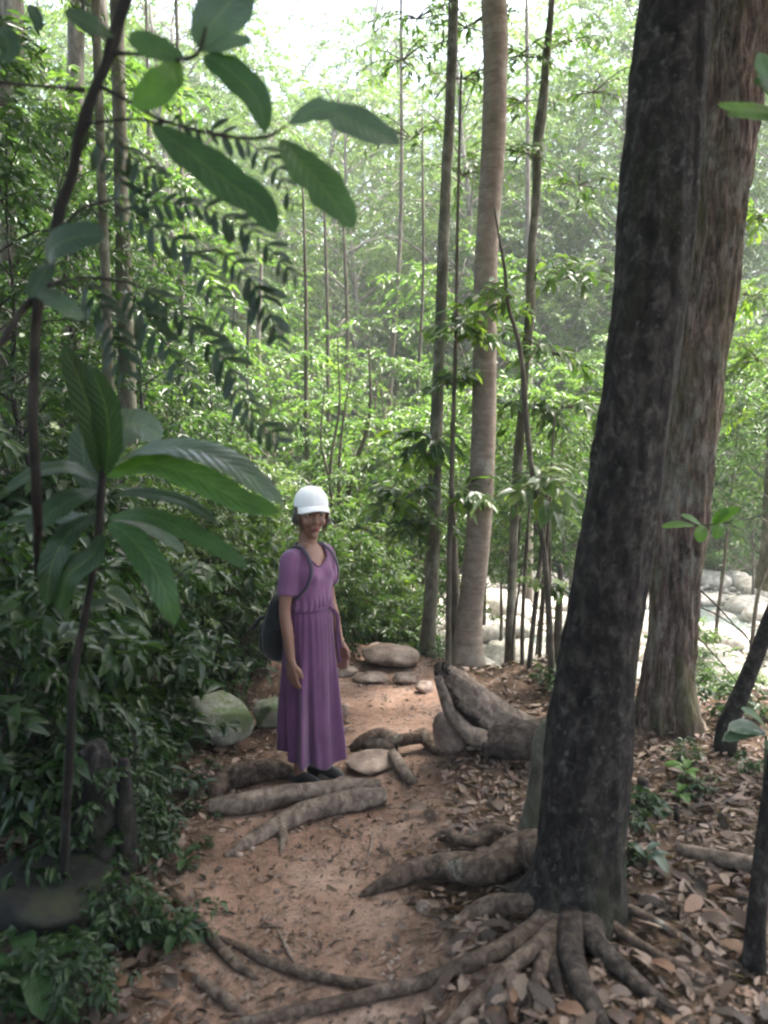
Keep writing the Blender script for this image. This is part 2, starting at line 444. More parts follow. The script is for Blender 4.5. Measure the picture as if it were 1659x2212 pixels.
for nm, arr in (('pathm', pathm), ('bedm', bedm), ('hillm', np.clip(hillm, 0, 1))):
    a = gm.attributes.new(nm, 'FLOAT', 'POINT'); a.data.foreach_set('value', arr.ravel().astype(np.float32))
m, t, b, out = mat_new('soil')
v1 = mapping(t, (1, 1, 1))
n1 = noise(t, 2.2, 8, 0.62, v1); n2 = noise(t, 18, 8, 0.7, v1); n3 = noise(t, 90, 4, 0.6, v1)
cp = ramp(t, n1, [(0.32, (0.195, 0.118, 0.084)), (0.5, (0.285, 0.184, 0.138)), (0.68, (0.365, 0.258, 0.205))])
co_ = ramp(t, n1, [(0.32, (0.045, 0.030, 0.020)), (0.5, (0.095, 0.062, 0.043)), (0.68, (0.16, 0.108, 0.078))])
cb = ramp(t, n1, [(0.32, (0.20, 0.185, 0.155)), (0.5, (0.36, 0.34, 0.30)), (0.68, (0.52, 0.50, 0.46))])
c = mixc(t, attr(t, 'pathm'), co_, cp); c = mixc(t, attr(t, 'bedm'), c, cb)
c = mixc(t, attr(t, 'hillm'), c, ramp(t, n1, [(0.35, (0.030, 0.042, 0.016)), (0.65, (0.075, 0.095, 0.035))]))
c = mixc(t, 0.65, c, ramp(t, n2, [(0.33, (0.45, 0.41, 0.39)), (0.5, (1, 1, 1)), (0.68, (1.35, 1.33, 1.3))]), 'MULTIPLY')
c = mixc(t, 0.5, c, ramp(t, n3, [(0.35, (0.6, 0.58, 0.56)), (0.6, (1.2, 1.2, 1.2))]), 'MULTIPLY')
t.links.new(c, b.inputs['Base Color']); b.inputs['Roughness'].default_value = 0.92; b.inputs['Specular IOR Level'].default_value = 0.2
bump(t, b, math_(t, 'ADD', n2, math_(t, 'MULTIPLY', n3, 0.4)), 0.8, 0.03)
gm.materials.append(m)
tag(link('ground', gm), 'reddish brown trail soil sloping down to a pale stream bed and a wooded hill', kind='structure')

# stream water between the stones
m, t, b, out = mat_new('stream_water')
b.inputs['Base Color'].default_value = (0.16, 0.19, 0.17, 1); b.inputs['Roughness'].default_value = 0.07; b.inputs['IOR'].default_value = 1.33
wn = noise(t, 3.5, 5, 0.6, mapping(t, (1, 1.8, 1))); bump(t, b, wn, 0.5, 0.06)
sx = np.linspace(-7, 26, 80); sy = np.linspace(8.2, 19.5, 46)
X, Y = np.meshgrid(sx, sy)
Zw = -1.67 + 0.018 * fbm(X * 1.5, Y * 1.5, 7, 3) - 0.02 * (Y < 9)
i = (np.arange(len(sy) - 1)[:, None] * len(sx) + np.arange(len(sx) - 1)[None, :])
wm = mesh_np('stream', np.c_[X.ravel(), Y.ravel(), Zw.ravel()], np.stack([i, i + 1, i + 1 + len(sx), i + len(sx)], -1).reshape(-1, 4), m, True)
tag(link('stream', wm), 'shallow bright stream among pale stones', kind='structure')

# ------------------------------------------------------------------ rocks
def rock_mesh(name, rng, mat, sx=1.0, sy=1.0, sz=0.7, rough=0.28, res=3, angular=0.6):
    import bmesh
    bm = bmesh.new(); bmesh.ops.create_icosphere(bm, subdivisions=res, radius=1.0)
    v = np.array([q.co[:] for q in bm.verts]); f = [tuple(x.index for x in q.verts) for q in bm.faces]; bm.free()
    # a few cutting planes give facets, noise gives grain
    for k in range(9):
        n = rng.normal(size=3); n /= np.linalg.norm(n); h = rng.uniform(0.55, 0.9)
        dd = v @ n - h; v = v - np.where(dd > 0, dd * angular, 0)[:, None] * n
    s = int(rng.integers(1000))
    nz = fbm(v[:, 0] * 1.7 + v[:, 2] * 1.1 + s, v[:, 1] * 1.7 - v[:, 2] * 0.9 + s, s, 4)
    v = v * (1 + rough * nz)[:, None] * np.array([sx, sy, sz])
    return mesh_np(name, v, f, mat, True)

def put_rock(dx, dy, wpx, hpx, mat, label, seed, name='boulder', cat='rock', sink=0.25, deep=0.9, ang=0.6, group=None):
    """rock whose lower middle meets the ground at (dx, dy)"""
    rng = np.random.default_rng(seed)
    p = G(dx, dy); D = project(p)[2]; a = wpx * D / F / 2; h = hpx * D / F
    z = h / (2 - sink)
    me = rock_mesh(name, rng, M[mat], a * 1.08, a * deep, z, res=4, angular=ang)
    o = link(name, me)
    o.location = (p[0], p[1] + a * deep * 0.75, float(height(p[0], p[1] + a * deep * 0.4)) + z * (1 - sink))
    o.rotation_euler = (0, 0, rng.uniform(-0.4, 0.4))
    return tag(o, label, cat, group)

put_rock(452, 1622, 150, 118, 'rock_mossy', 'mossy grey boulder on the left of the trail, behind the rosette sapling', 3, ang=0.97)
put_rock(572, 1578, 80, 62, 'rock_mossy', 'small dark mossy rock between the grey boulder and the purple skirt', 4, 'rock', ang=0.95)
put_rock(845, 1448, 124, 42, 'rock_brown', 'flat topped brown boulder lying across the far end of the trail', 8, ang=0.95, sink=0.35, deep=1.1)
put_rock(800, 1478, 70, 18, 'rock_brown', 'low flat stone just in front of the flat topped boulder', 6, 'stone', sink=0.5)
put_rock(872, 1480, 52, 22, 'rock_brown', 'small rounded stone in front of the boulder, on the right', 7, 'stone', sink=0.4)
put_rock(918, 1498, 46, 26, 'rock_brown', 'smallest stone nearest the broken end of the stump log', 71, 'stone', sink=0.4)
put_rock(742, 1462, 60, 20, 'rock_brown', 'thin slab of stone beside the woman at the left of the boulder', 72, 'stone', sink=0.5)
put_rock(982, 1632, 92, 92, 'rock_brown', 'rounded brown rock wedged under the broken log', 12)
put_rock(798, 1672, 118, 26, 'rock_brown', 'flat pale brown stone in the trail beside the skirt hem', 9, 'stone', sink=0.5)
put_rock(738, 1560, 30, 40, 'rock_brown', 'small brown stone right behind the purple skirt', 10, 'stone')
put_rock(205, 1470, 200, 90, 'rock_brown', 'weathered tan rock ledge behind the thin sapling stem', 11, 'rock_ledge', deep=0.5)
put_rock(95, 1330, 120, 110, 'rock_brown', 'dark tan rock at the far left among the shrubs', 13, 'rock', deep=0.6)
put_rock(255, 1290, 110, 130, 'rock_brown', 'tall tan rock outcrop standing behind the rosette leaves', 17, 'rock_outcrop', deep=0.5)
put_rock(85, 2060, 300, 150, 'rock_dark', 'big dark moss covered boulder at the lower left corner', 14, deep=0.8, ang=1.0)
put_rock(915, 1975, 30, 30, 'rock_brown', 'egg sized brown stone under the thick arching root', 15, 'stone', sink=0.2)
put_rock(1172, 2045, 26, 26, 'rock_brown', 'small round stone between two roots of the dark trunk', 16, 'stone', sink=0.2)
put_rock(985, 2100, 26, 16, 'rock_brown', 'tiny flat stone on the soil above the long root', 18, 'stone')

# the stones of the stream bed: the larger ones singly, the shingle as one
rng = np.random.default_rng(21)
stone_meshes = [rock_mesh('stream_stone', rng, M['rock_stream'], 1, rng.uniform(0.7, 1.1), rng.uniform(0.4, 0.7), res=2) for _ in range(8)]
spots = []
for _ in range(4000):
    y = rng.uniform(8.4, 19); x = rng.uniform(-0.12 * y, 0.56 * y)
    if y < float(edge_y(x)) + 2.0: continue
    s = rng.gamma(2.2, 0.085) + 0.05
    spots.append((x, y, min(s, 0.5)))
spots.sort(key=lambda q: -q[2] / q[1])
kept = []
for q in spots:
    if all((q[0] - k[0]) ** 2 + (q[1] - k[1]) ** 2 > (0.75 * (q[2] + k[2])) ** 2 for k in kept): kept.append(q)
    if len(kept) >= 130: break
STONES = []
for k, (x, y, s) in enumerate(kept):
    o = link('stream_stone', stone_meshes[k % 8])
    o.location = (x, y, float(height(x, y)) + s * 0.18); o.scale = (s, s, s); o.rotation_euler = (rng.uniform(-.2, .2), rng.uniform(-.2, .2), rng.uniform(0, 6.3))
    STONES.append((o, s))
base = np.array([v.co[:] for v in stone_meshes[0].vertices]); bf = np.array([p.vertices[:] for p in rock_mesh('pebble', rng, None, res=1).polygons])
pv = np.array([v.co[:] for v in rock_mesh('pebble', rng, None, res=1).vertices])
vs, fs = [], []
for k in range(5200):
    y = rng.uniform(8.0, 19); x = rng.uniform(-0.15 * y, 0.58 * y)
    if y < float(edge_y(x)) + 1.5: continue
    s = rng.uniform(0.03, 0.12)
    vs.append(pv * s * rng.uniform(0.7, 1.2, 3) + [x, y, float(height(x, y)) + s * 0.2]); fs.append(bf + len(pv) * (len(vs) - 1))
tag(link('shingle', mesh_np('shingle', np.concatenate(vs), np.concatenate(fs), M['rock_stream'], True)), 'pale shingle covering the stream bed', kind='stuff')

# ------------------------------------------------------------------ trunks that read singly
def trunk_pts(rows, Y, base_y=None):
    """rows (dx, dy, width px) from the foot up, all at distance Y (or Y per row)"""
    pts, rr = [], []
    for k, q in enumerate(rows):
        y = q[3] if len(q) > 3 else Y
        p = V(q[0], q[1], y); pts.append(p); rr.append(q[2] * project(p)[2] / F / 2)
    return np.array(pts), np.array(rr)

def trunk_tree(name, label, cat, rows, Y, mat, sides=20, n=90, lump=0.05, fine=0.0, extend=4.0, group=None, seed=1, flare=0.35, sink=0.25, lobes=None):
    pts, rr = trunk_pts(rows, Y)
    # foot goes into the soil, head goes on up beyond the frame
    foot = pts[0] + np.array([0, 0, -sink]); pts = np.vstack([foot, pts]); rr = np.r_[rr[0] * 1.05, rr]
    if extend:
        d_ = pts[-1] - pts[-2]; d_ /= np.linalg.norm(d_)
        pts = np.vstack([pts, pts[-1] + d_ * extend * 0.5, pts[-1] + d_ * extend]); rr = np.r_[rr, rr[-1] * 0.9, rr[-1] * 0.75]
    root = thing(name, label, cat, pts[1], group)
    fl = (lambda TH, LL, LT: 1 + flare * np.exp(-np.clip(LL - sink, 0, None) / 0.16) * (0.7 + 0.5 * np.cos(3 * TH + seed))) if lobes is None else lobes
    v, f, uv = tube(pts - pts[1], rr, sides, n, lump, 5.0, seed, lobes=fl, fine=fine)
    mb = MB(); mb.add(v, f, 0.5, uv)
    mb.build('trunk', M[mat], root)
    root['top'] = [float(c) for c in pts[-1]]
    return root, pts, rr

def add_branch(root, pts, radii, mat, name='branch', sides=8, n=None, lump=0.08, seed=0):
    v, f, uv = tube(np.asarray(pts) - np.array(root.location), radii, sides, n, lump, 8, seed)
    return MB().add(v, f, 0.5, uv).build(name, M[mat], root)

# dark trunk in front, on the right of the trail
def t1_lobes(TH, LL, LT):
    h = np.clip(LL - 0.25, 0, None)
    return 1 + 0.58 * np.exp(-h / 0.075) * (0.75 + 0.55 * np.cos(5 * TH + 0.6) + 0.3 * np.cos(8 * TH)) + 0.13 * np.exp(-h / 0.30)
T1, T1P, T1R = trunk_tree('dark_trunk_tree', 'thick dark barked leaning trunk with spreading roots in the right foreground', 'tree',
    [(1238, 2000, 200), (1252, 1850, 178), (1270, 1650, 176), (1290, 1450, 168), (1318, 1250, 158), (1345, 1060, 150), (1372, 860, 150), (1400, 650, 153), (1420, 430, 160), (1440, 220, 154), (1463, 0, 148)],
    2.66, 'bark_black', 72, 460, 0.045, 0.075, extend=5, lobes=t1_lobes, seed=4)
T2, T2P, T2R = trunk_tree('red_bark_tree', 'tall reddish mossy trunk standing just behind the dark trunk', 'tree',
    [(1440, 1535, 116), (1448, 1400, 100), (1462, 1250, 98), (1482, 1050, 103), (1505, 850, 107), (1530, 650, 110), (1556, 450, 114), (1580, 220, 122), (1602, 0, 120)],
    5.0, 'bark_red', 64, 420, 0.06, 0.11, extend=5, seed=9, flare=0.22)
T3, T3P, T3R = trunk_tree('pale_trunk_tree', 'smooth pale trunk with ring scars rising beyond the broken log', 'tree',
    [(1008, 1428, 62), (1015, 1330, 54), (1026, 1230, 54), (1036, 1120, 54), (1042, 1000, 53), (1046, 850, 52), (1048, 700, 51), (1051, 540, 49), (1060, 400, 50), (1068, 250, 52), (1070, 120, 54), (1067, 0, 56)],
    6.45, 'bark_pale', 28, 200, 0.03, 0.01, extend=5, seed=14)
T4, T4P, T4R = trunk_tree('mottled_trunk_tree', 'slim mottled trunk just left of the smooth pale trunk', 'tree',
    [(922, 1405, 32), (930, 1300, 29), (936, 1150, 29), (942, 950, 27), (948, 780, 25), (955, 600, 24), (962, 420, 23), (971, 250, 22), (980, 0, 22)],
    6.7, 'bark_mottled', 18, 140, 0.05, 0.02, extend=4, seed=18)
T6, T6P, T6R = trunk_tree('knotty_trunk_tree', 'thin knotty dark trunk right of the smooth pale trunk', 'tree',
    [(1100, 1452, 22), (1104, 1300, 20), (1110, 1150, 20), (1120, 980, 20), (1135, 800, 16), (1146, 640, 20), (1150, 520, 17), (1158, 420, 19), (1163, 300, 24), (1172, 230, 22), (1181, 120, 17), (1192, 0, 15)],
    7.1, 'bark_mottled', 14, 140, 0.16, 0.05, extend=3, seed=25)
P5, P5P, P5R = trunk_tree('slender_sapling', 'very slender straight pole of a sapling touching the pale trunk on its left', 'sapling',
    [(968, 1420, 13), (970, 1250, 12), (975, 1050, 11), (981, 850, 9), (985, 700, 8), (988, 500, 7), (992, 330, 6)],
    6.3, 'stem', 8, 70, 0.05, extend=0.6, seed=31)
P5b, _, _ = trunk_tree('slender_sapling', 'short dark pole between the slim mottled trunk and the pale trunk', 'sapling',
    [(982, 1400, 18), (984, 1300, 18), (981, 1200, 15), (978, 1090, 11), (976, 980, 7)], 7.2, 'stem', 8, 40, 0.1, extend=0.3, seed=32)
P7, P7P, _ = trunk_tree('bent_sapling', 'bent grey green sapling stem curving up right of the pale trunk', 'sapling',
    [(1192, 1500, 15), (1186, 1330, 14), (1176, 1200, 13), (1160, 1090, 12), (1144, 980, 12), (1134, 870, 12), (1128, 790, 11), (1118, 730, 10), (1098, 660, 8), (1090, 580, 7), (1078, 510, 5)],
    5.7, 'stem', 8, 90, 0.06, extend=0.2, seed=33)
P8, _, _ = trunk_tree('forked_sapling', 'thin upright stem beside the bent grey green sapling', 'sapling',
    [(1128, 1500, 9), (1128, 1380, 9), (1133, 1250, 8), (1140, 1150, 7), (1146, 1060, 5)], 6.2, 'stem', 7, 40, 0.06, extend=0.2, seed=34)
for k, (rows, Y, lab) in enumerate([
    ([(1162, 1490, 9), (1170, 1350, 8), (1180, 1200, 8), (1190, 1040, 6), (1196, 930, 4)], 6.4, 'thin brown stem closest to the left edge of the dark trunk'),
    ([(1140, 1480, 12), (1152, 1350, 11), (1165, 1230, 10), (1180, 1100, 7)], 6.0, 'leaning brown stem crossing behind the bent sapling'),
    ([(1182, 1470, 10), (1184, 1380, 10), (1188, 1240, 7), (1186, 1130, 5)], 6.6, 'upright dark stem in front of the bright stream bed'),
    ([(1118, 1480, 7), (1108, 1420, 7), (1112, 1340, 6), (1124, 1250, 4)], 6.5, 'short twisted stem at the foot of the knotty trunk'),
    ([(1046, 1300, 8), (1050, 1200, 8), (1052, 1100, 6), (1056, 1000, 4)], 8.2, 'thin stem just behind the right side of the pale trunk'),
    ([(1202, 1490, 22), (1203, 1430, 21), (1206, 1350, 18), (1210, 1260, 13)], 6.1, 'dark stub of a stem half hidden by the dark trunk')]):
    trunk_tree('sapling_stem', lab, 'sapling', rows, Y, 'stem', 7, 40, 0.08, extend=0.15, seed=50 + k)
T9, _, _ = trunk_tree('grey_trunk_tree', 'straight pale grey slender trunk behind the dark left stem', 'tree',
    [(262, 1420, 26), (250, 1200, 25), (240, 950, 23), (233, 780, 22), (228, 600, 21), (220, 400, 20), (213, 200, 19), (206, 0, 19)],
    5.6, 'bark_mottled', 14, 120, 0.05, 0.02, extend=4, seed=61)
T11, _, _ = trunk_tree('old_pale_tree', 'broad pale trunk deep in the trees behind the dark left stem', 'tree',
    [(150, 1250, 46), (152, 900, 42), (156, 600, 38), (160, 300, 36), (166, 0, 34)], 10.5, 'bark_far', 16, 90, 0.05, 0.02, extend=4, seed=62)
T12, _, _ = trunk_tree('old_pale_tree', 'broad pale trunk at the far left edge of the view', 'tree',
    [(30, 1250, 44), (24, 900, 40), (18, 500, 36), (10, 200, 34), (5, 0, 32)], 9.8, 'bark_far', 16, 90, 0.05, 0.02, extend=4, seed=63)
T13, _, _ = trunk_tree('thick_brown_tree', 'short thick brown trunk glimpsed behind the rosette leaves', 'tree',
    [(288, 1330, 62), (284, 1240, 54), (280, 1100, 46), (276, 900, 40), (270, 700, 36), (262, 400, 30)], 6.6, 'bark_mottled', 16, 90, 0.06, 0.03, extend=3, seed=64)
T14, _, _ = trunk_tree('leaning_dark_trunk', 'dark leaning trunk rising out of frame at the right edge', 'tree',
    [(1570, 1570, 36), (1600, 1500, 34), (1640, 1400, 33), (1690, 1270, 32), (1750, 1100, 30)], 4.6, 'bark_black', 14, 60, 0.05, 0.03, extend=3, seed=65)
T15, _, _ = trunk_tree('black_sapling', 'near black knobbly sapling stem at the lower right edge', 'sapling',
    [(1628, 2130, 52), (1632, 2050, 42), (1640, 1930, 40), (1655, 1790, 38), (1680, 1600, 34), (1720, 1300, 30)], 2.35, 'bark_black', 16, 80, 0.10, 0.04, extend=1.5, seed=66)
T16, _, _ = trunk_tree('rough_grey_tree', 'rough grey trunk among yellow leaves at the far right edge', 'tree',
    [(1662, 1230, 38), (1666, 1100, 34), (1676, 900, 30), (1692, 600, 28), (1710, 200, 26)], 9.5, 'bark_mottled', 14, 70, 0.06, 0.03, extend=3, seed=67)

# thin trunks deeper in the forest, left of the pale trunk
deep = [
    ([(668, 1150, 13), (662, 900, 12), (658, 650, 11), (655, 450, 10)], 11.0, 'straight thin dark trunk above the white cap'),
    ([(700, 1150, 12), (704, 900, 12), (706, 700, 11), (708, 480, 10)], 13.0, 'thin grey trunk one step right of the straight dark one'),
    ([(745, 1180, 14), (748, 900, 13), (752, 700, 12), (755, 500, 11)], 14.0, 'greyish trunk behind the bright leafed shrub'),
    ([(722, 1150, 8), (727, 1000, 8), (731, 880, 7), (733, 760, 5)], 9.0, 'thin black stem inside the bright leafed shrub'),
    ([(745, 1200, 14), (762, 1020, 13), (784, 930, 12), (797, 860, 10), (806, 780, 7)], 9.6, 'dark slanting stem to the right of the white cap'),
    ([(737, 1190, 8), (738, 1050, 8), (741, 920, 7), (752, 830, 5)], 9.2, 'thin dark stem next to the slanting one'),
    ([(705, 1180, 7), (704, 1050, 7), (706, 950, 6), (700, 860, 5)], 9.3, 'thin leaning stem right above the cap brim'),
    ([(790, 1150, 9), (803, 1000, 8), (812, 880, 7)], 10.5, 'pale slanting stem left of the slim mottled trunk'),
    ([(545, 1150, 13), (543, 950, 12), (541, 800, 10), (540, 650, 9)], 10.0, 'grey stem seen below the drooping feathery fronds'),
    ([(572, 1150, 22), (570, 950, 20), (566, 800, 18), (560, 600, 16)], 12.5, 'wide brownish trunk behind the grey stem'),
    ([(500, 1150, 9), (502, 950, 8), (505, 800, 7), (506, 640, 6)], 11.0, 'thin pale stem left of the wide brownish trunk'),
    ([(388, 900, 16), (386, 600, 15), (384, 300, 14), (383, 0, 13)], 12.0, 'grey trunk rising behind the big hanging leaves'),
    ([(330, 1000, 14), (326, 700, 14), (320, 400, 13), (312, 0, 12)], 14.0, 'distant trunk between the grey trunk and the dark left stem'),
    ([(850, 1250, 14), (856, 900, 14), (860, 500, 13), (866, 0, 11)], 16.0, 'distant straight trunk left of the slim mottled trunk'),
    ([(1142, 700, 16), (1145, 500, 15), (1148, 300, 14), (1152, 0, 13)], 15.0, 'bleached distant trunk behind the knotty thin trunk'),
    ([(900, 1200, 10), (905, 900, 10), (912, 600, 9), (915, 300, 8)], 13.0, 'slight trunk in the leaves beside the slim mottled trunk'),
]
for k, (rows, Y, lab) in enumerate(deep):
    p = V(rows[0][0], rows[0][1], Y)
    wr = np.random.default_rng(k); rows = [(q[0] + wr.normal() * 5 * (j > 0), q[1], q[2] * (1 - 0.45 * j / (len(rows) - 1))) for j, q in enumerate(rows)]
    D = project([p[0], Y, 0])[2]
    gz = float(height(p[0], Y)); gyp = project([p[0], Y, gz])[1]
    rows = ([(rows[0][0], gyp, rows[0][2] * 1.1)] if gyp > rows[0][1] + 40 else []) + rows
    if 'mottled' in lab or Y > 10: tr, pp, rr_ = trunk_tree('thin_trunk_tree', lab, 'tree', rows, Y, 'bark_far' if k in (5, 9, 14) else 'stem', 8, 50, 0.08, extend=2.5 if rows[-1][1] < 150 else 0.35, seed=80 + k)
    else: trunk_tree('thin_stem_tree', lab, 'tree', rows, Y, 'stem', 8, 50, 0.08, extend=0.2, seed=80 + k)
# ------------------------------------------------------------------ roots and dead wood
ON_WOOD = []
def gpath(rows, frac=0.35):
    """rows (dx, dy, width px[, extra lift m]) of a limb lying on the ground, seen at its middle line"""
    pts, rr = [], []
    for q in rows:
        p = G(q[0], q[1]); D = project(p)[2]; r = q[2] * D / F / 2
        p = G(q[0], q[1] + q[2] * 0.30 + (q[3] if len(q) > 3 else 0) * F / D * 0.8)
        p = p + np.array([0, r * 0.6, 0]); p[2] = float(height(p[0], p[1])) + r * frac + (q[3] if len(q) > 3 else 0)
        pts.append(p); rr.append(r)
    S_ = spline(np.c_[np.array(pts), np.array(rr)], 12 * len(pts)); ON_WOOD.append(S_[:, [0, 1, 3]])
    return np.array(pts), np.array(rr)

def root_of(tree, rows, mat='root', frac=0.35, seed=0, sides=16, lump=0.10, fine=0.05, start=None, label=None):
    k_ = 0.82 if seed == 3 else 0.80
    pts, rr = gpath([(q[0], q[1], q[2] * k_) + tuple(q[3:]) for q in rows], frac if seed == 3 else 0.32)
    if start is not None: pts = np.vstack([start[0], pts]); rr = np.r_[start[1] * k_, rr]
    org = np.array(tree.location)
    v, f, uv = tube(pts - org, rr, sides, max(40, 14 * len(pts)), lump, 7, seed, fine=fine)
    o = MB().add(v, f, 0.5, uv).build('root', M[mat], tree)
    if label: o['label'] = label
    return o

c1 = T1P[1]
def at1(dx, dy, z=0.0): return c1 + np.array([dx, dy, z])
root_of(T1, [(1130, 1850, 92, .07), (1060, 1880, 86, .06), (985, 1882, 74, .05), (915, 1884, 56, .04), (850, 1902, 46, .02), (800, 1928, 30, 0), (770, 1945, 12, -.02)], start=(at1(0, 0.0, 0.22), 0.10), seed=3, sides=22, lump=0.13, frac=0.45)
root_of(T1, [(1130, 1960, 60, .03), (1060, 1965, 66, 0), (1000, 1995, 52, -.02), (930, 2062, 14, -.01)], start=(at1(0, 0, 0.12), 0.09), seed=4)
root_of(T1, [(1128, 1822, 34, .02), (1095, 1800, 30, .05), (1062, 1798, 30, .06), (1030, 1820, 30, .03), (995, 1818, 28, .04), (962, 1800, 24, .02), (930, 1815, 16, -.01)], start=(at1(-0.02, 0.08, 0.16), 0.06), seed=5)
root_of(T1, [(1110, 2040, 56, .03), (1020, 2082, 46, .02), (920, 2122, 42, .01), (810, 2150, 40, .01), (690, 2178, 38, .01), (560, 2205, 34, 0), (470, 2225, 24, -.01)], start=(at1(-0.02, -0.02, 0.08), 0.08), seed=6, lump=0.08)
root_of(T1, [(850, 2138, 30, .015), (780, 2128, 28, .01), (690, 2112, 28, .012), (590, 2082, 26, .01), (500, 2040, 22, .0), (440, 2015, 14, -.01)], seed=7, lump=0.08)
root_of(T1, [(1150, 2058, 46, .03), (1090, 2105, 42, .02), (1035, 2160, 40, .01), (975, 2215, 36, .01), (900, 2290, 30, -.01)], start=(at1(-0.02, -0.04, 0.07), 0.07), seed=8)
root_of(T1, [(1182, 2070, 46, .02), (1168, 2110, 42, .01), (1148, 2155, 26, -.015)], start=(at1(0, -0.05, 0.07), 0.06), seed=9)
root_of(T1, [(1235, 2060, 70, .03), (1258, 2130, 62, .01), (1292, 2200, 56, 0), (1340, 2290, 44, -.02)], start=(at1(0.02, -0.04, 0.10), 0.09), seed=10, sides=20, mat='root_dark')
root_of(T1, [(1300, 2050, 60, .03), (1360, 2110, 50, .01), (1430, 2170, 44, 0), (1530, 2240, 34, -.02)], start=(at1(0.03, -0.03, 0.10), 0.085), seed=11, sides=20, mat='root_dark')
root_of(T1, [(1330, 2010, 36, .02), (1400, 2052, 28, .01), (1480, 2095, 24, .005), (1560, 2130, 14, -.01)], start=(at1(0.04, 0, 0.08), 0.06), seed=12)
root_of(T1, [(1345, 1960, 28, .02), (1430, 2000, 22, .01), (1530, 2060, 16, 0), (1600, 2100, 10, -.01)], start=(at1(0.05, 0.03, 0.08), 0.05), seed=13)
0 and root_of(T1, [(1270, 2070, 40, .02), (1310, 2150, 34, .01), (1370, 2230, 26, -.01)], start=(at1(0.02, -0.05, 0.09), 0.06), seed=18)
root_of(T1, [(1200, 2060, 40, .02), (1205, 2130, 30, .01), (1225, 2190, 20, -.01)], start=(at1(0.0, -0.05, 0.09), 0.06), seed=19, mat='root_dark')
0 and root_of(T1, [(1212, 2075, 30, .02), (1205, 2130, 28, .01), (1190, 2200, 18, -.01)], start=(at1(0.01, -0.05, 0.07), 0.05), seed=14, mat='root_dark')
root_of(T1, [(1170, 1800, 24, .02), (1140, 1790, 22, .01), (1110, 1786, 14, -.01)], start=(at1(0, 0.08, 0.14), 0.045), seed=15)
root_of(T2, [(1490, 1535, 34, .05), (1515, 1565, 26, .01), (1535, 1590, 12, -.02)], start=(T2P[1] + np.array([0.06, -0.02, 0.10]), 0.07), seed=16, mat='bark_pale', label='pale curved root on the right of the foot')
root_of(T2, [(1400, 1545, 34, .03), (1385, 1570, 20, -.01)], start=(T2P[1] + np.array([-0.06, -0.02, 0.10]), 0.08), seed=17, mat='bark_red')

# grey stump remnant leaning against the back of the dark trunk
pts, rr = trunk_pts([(1150, 1800, 62), (1158, 1740, 56), (1166, 1670, 50), (1178, 1600, 44), (1190, 1560, 36)], 3.15)
o = MB().add(*[(a if k != 1 else a) for k, a in enumerate(tube(pts - pts[0], rr, 20, 60, 0.14, 9, 5, fine=0.1))][:2], 0.5).build('grey_stump', M['bark_mottled'])
o.location = pts[0]; tag(o, 'narrow grey weathered stump half hidden behind the left side of the dark trunk', 'stump')

def log(name, label, cat, rows, mat='deadwood', Y=None, frac=0.5, seed=0, sides=20, lump=0.12, fine=0.06, n=None, branches=(), group=None, hollow=False):
    """rows on the ground (dx, dy, w[, lift]) or, with Y, rows (dx, dy, w, Y)"""
    if Y is None: pts, rr = gpath(rows, frac)
    else: pts, rr = trunk_pts(rows, 4.0)
    root = thing(name, label, cat, pts[0], group)
    v, f, uv = tube(pts - pts[0], rr, sides, n or max(40, 16 * len(pts)), lump, 7, seed, fine=fine)
    MB().add(v, f, 0.5, uv).build('wood', M[mat], root)
    for k, br in enumerate(branches):
        bp, br_ = gpath(br, frac) if Y is None else trunk_pts(br, 4.0)
        v, f, uv = tube(bp - pts[0], br_, 14, 50, lump, 8, seed + k + 1, fine=fine)
        MB().add(v, f, 0.5, uv).build('branch_stub', M[mat], root)
    return root

# broken log: a splintered limb pointing at the trail and a dark limb running behind the trunk
L1 = thing('broken_log', 'broken stump log with a dark splintered end pointing up beside the dark trunk', 'log', V(1075, 1590, 4.3))
org = np.array(L1.location)
pts, rr = trunk_pts([(956, 1456, 44, 4.12), (982, 1482, 60, 4.18), (1018, 1516, 74, 4.25), (1065, 1554, 82, 4.35), (1125, 1588, 82, 4.5), (1200, 1618, 74, 4.7)], 4)
lob = lambda TH, LL, LT: 1 + 0.06 * np.cos(2 * TH + 0.5) + 0.05 * np.cos(5 * TH + LL * 4) + 0.05 * np.cos(11 * TH) + 0.03 * np.cos(17 * TH + LL * 5)
v, f, uv = tube(pts - org, rr, 34, 110, 0.12, 7, 2, lobes=lob, fine=0.07, cap=True)
MB().add(v, f, 0.5, uv).build('limb', M['deadwood'], L1)
# dark solid lumps at the broken end, no hollow cut
rs = np.random.default_rng(4)
a, b2 = pts[0] - org, pts[1] - org
dr = (a - b2) / np.linalg.norm(a - b2)
for k, (q, sx_, sy_, sz_) in enumerate([((.0, .0, .0), .044, .044, .046), ((-.022, -.004, .034), .022, .022, .030), ((.018, .0, .040), .026, .022, .026), ((.034, -.012, -.006), .026, .024, .034)]):
    me = rock_mesh('broken_end', rs, M['deadwood_dark'], sx_, sy_, sz_, rough=0.5, res=3, angular=0.95); o = link('broken_end', me, L1); o.location = [float(c) for c in (a + dr * .012 + np.array(q))]; o.rotation_euler = (rs.uniform(-.4, .4), .5, rs.uniform(0, 3))
